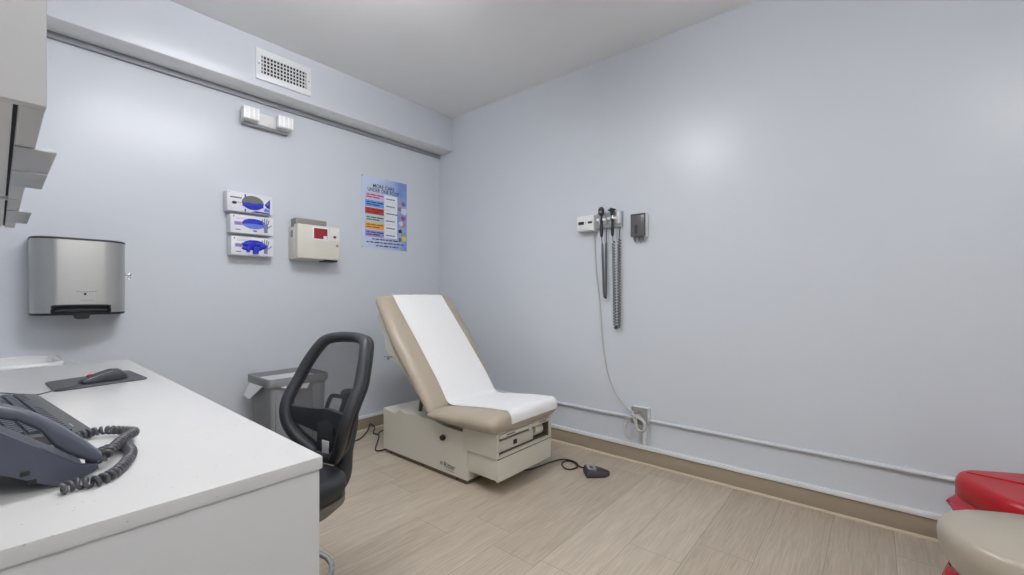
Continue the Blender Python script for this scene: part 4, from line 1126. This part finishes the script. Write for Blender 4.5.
# seat
def srings(prof):
    return [[(x*.93-.1, y*.83, z) for x, y in rrect(w, d, r, 7)] for w, d, r, z in prof]
bm = B(); loft(bm, srings([(.46, .46, .12, .478), (.49, .49, .13, .486), (.505, .505, .135, .512), (.50, .50, .135, .538), (.47, .47, .125, .553), (.38, .38, .11, .560)])); obj('seat', bm, M_seat, CH, local=True, ang=60)
bm = B(); loft(bm, srings([(.26, .26, .08, .415), (.42, .42, .11, .425), (.49, .49, .125, .455), (.495, .495, .13, .481)])); obj('seat_pan', bm, M_seatpan, CH, local=True, ang=60)
bm = B(); cyl(bm, (-.02, 0, .28), (-.02, 0, .40), .022); cyl(bm, (-.02, 0, .06), (-.02, 0, .29), .028); obj('gas_lift', bm, M_black, CH, local=True)
bm = B(); tube(bm, smooth_path([(.0, .06, .385), (.02, .16, .38), (.03, .24, .375)], 5), .006, 8); obj('lever', bm, M_black, CH, local=True)
bm = B(); RR = .155; tube(bm, [(-.02+RR*math.cos(2*PI*k/48), RR*math.sin(2*PI*k/48), .185) for k in range(48)], .010, 10, closed=True); obj('foot_ring', bm, M_chrome, CH, local=True, ang=80)
bm = B(); cyl(bm, (-.02, 0, .165), (-.02, 0, .215), .04)
for k in range(4):
    a = 2*PI*k/4+.4; cyl(bm, (-.02, 0, .185), (-.02+RR*math.cos(a), RR*math.sin(a), .185), .008, seg=8)
obj('ring_hub', bm, M_black, CH, local=True)
for k in range(5):
    a = 2*PI*k/5+.72; ca, sa = math.cos(a), math.sin(a)
    def lp(r, z, q=0): return Vector((-.02+ca*r-sa*q, sa*r+ca*q, z))
    bm = B(); tube(bm, [lp(.02, .1), lp(.12, .098), lp(.22, .085), lp(.29, .07)], .02, 10, radii=[.026, .022, .018, .015]); lg = obj('leg', bm, M_black, CH, local=True)
    bm = B()
    for q in (-.014, .014): cyl(bm, lp(.285, .027, q-.009), lp(.285, .027, q+.009), .026, seg=16)
    cyl(bm, lp(.285, .03), lp(.285, .07), .006, seg=8); obj('caster', bm, M_black, lg, local=True)
bm = B(); p = bs(-.028, .12, -.018); box(bm, p.x-.003, p.x, p.y-.019, p.y+.019, p.z-.03, p.z+.018, .0006); obj('tag', bm, M_carton, CH, local=True)

# ------------------------------------------------------------------ step bins, right foreground
def step_bin(lab, c, rot, w, d, top, mb, ml, ribs, lh=.085, kb=1.0, name='pedal_bin'):
    t = thing(name, lab, 'pedal bin', (c[0], c[1], 0), rot)
    R = lambda k, z, r: [(x, y, z) for x, y in rrect(w*k, d*k, r, 7)]
    bm = B(); loft(bm, [R(.80*kb, .0, .07), R(.82*kb, .01, .08), R(.93*kb, top-lh-.001, .1)]); obj('body', bm, mb, t, local=True)
    bm = B()
    if ribs: loft(bm, [R(.965, top-lh, .115), R(1, top-lh+.008, .12), R(1.0, top-.035, .12), R(.985, top-.018, .118), R(.955, top-.006, .112), R(.92, top-.001, .105), R(.85, top, .09), R(.3, top+.004, .04)])
    else: loft(bm, [R(.80, top-lh, .14), R(.88, top-lh*.86, .155), R(.95, top-lh*.64, .17), R(.99, top-lh*.42, .175), R(1.0, top-lh*.27, .178), R(.985, top-lh*.13, .175), R(.95, top-lh*.045, .168), R(.90, top, .16), R(.3, top+.004, .05)])
    ld = obj('lid', bm, ml, t, local=True, ang=50)
    if ribs:
        bm = B()
        for sx in (-1, 1):
            a = Vector((sx*w*.36, -d*.36, top+.0002)); b = Vector((0, 0, top+.0045)); e = Vector((-sx*w*.36, d*.36, top+.0002))
            tube(bm, [a, b, e], .007, 6, radii=[.003, .008, .003])
        obj('lid_rib', bm, ml, ld, local=True)
    bm = B(); box(bm, -.06, .06, -d*.42-.07, -d*.39, .012, .028, .006); obj('pedal', bm, M_black, t, local=True)
    return t
def bag_skirt(name, lab, c, rot, w, d, z1, z0, amp, m, flare=.02):
    bm = B(); rings = []
    for j in range(7):
        f = j/6; z = z1+(z0-z1)*f; k = 0; ring = []
        base = rrect(w, d, .1, 9)
        n = len(base)
        for i, (x, y) in enumerate(base):
            r = math.hypot(x, y); wob = amp*f*(math.sin(i*1.9+j)+.6*math.sin(i*3.7+1.3*j))+flare*math.sin(PI*min(1, f*1.1))
            ring.append((x*(1+wob/r), y*(1+wob/r), z+.012*f*math.sin(i*1.3)))
        rings.append(ring)
    loft(bm, rings, cap=False)
    bmesh.ops.recalc_face_normals(bm, faces=bm.faces)
    bmesh.ops.solidify(bm, geom=bm.faces[:], thickness=.001)
    o = obj(name, bm, m, ang=50); o.location = (c[0], c[1], 0); o.rotation_euler = (0, 0, rot); tag(o, lab, 'bin liner'); return o
ROT = math.radians(27.5)
BW, BD = .37, .43
bc = (1.845, -.358); rc = (2.345, -.47)
step_bin('beige pedal bin with smooth domed lid in right foreground', bc, ROT, BW, BD, .523, M_beige, M_beige, False, .14, .84)
step_bin('red pedal bin with ribbed lid between beige bin and right wall', rc, ROT, BW, BD, .515, M_red, M_red, True)
bag_skirt('waste_bag', 'red bag edge hanging out under the beige lid', bc, ROT, BW*.80, BD*.80, .384, .27, .006, M_redbag, .012)
bag_skirt('waste_bag', 'crumpled red bag bulging out under the red ribbed lid', rc, ROT, BW*.95, BD*.95, .432, .35, .010, M_redbag, .024)

# ------------------------------------------------------------------ camera, world, colour
cam = bpy.data.cameras.new('camera'); co = bpy.data.objects.new('camera', cam); C.objects.link(co)
co.location = (0, 0, H); co.rotation_euler = (PI/2, 0, -math.atan2(AZ, AX))
cam.sensor_width = 36; cam.lens = F/1024*36; cam.shift_y = (CY-287.5)/1024; cam.clip_start = .02
SC.camera = co
w = bpy.data.worlds.new('world'); w.use_nodes = True; SC.world = w
w.node_tree.nodes['Background'].inputs[0].default_value = (.8, .85, .9, 1); w.node_tree.nodes['Background'].inputs[1].default_value = .3
vs = SC.view_settings
SC.display_settings.display_device = 'sRGB'
vs.view_transform = 'Standard'; vs.look = 'None'; vs.exposure = 0.5; vs.gamma = 1; vs.use_curve_mapping = False
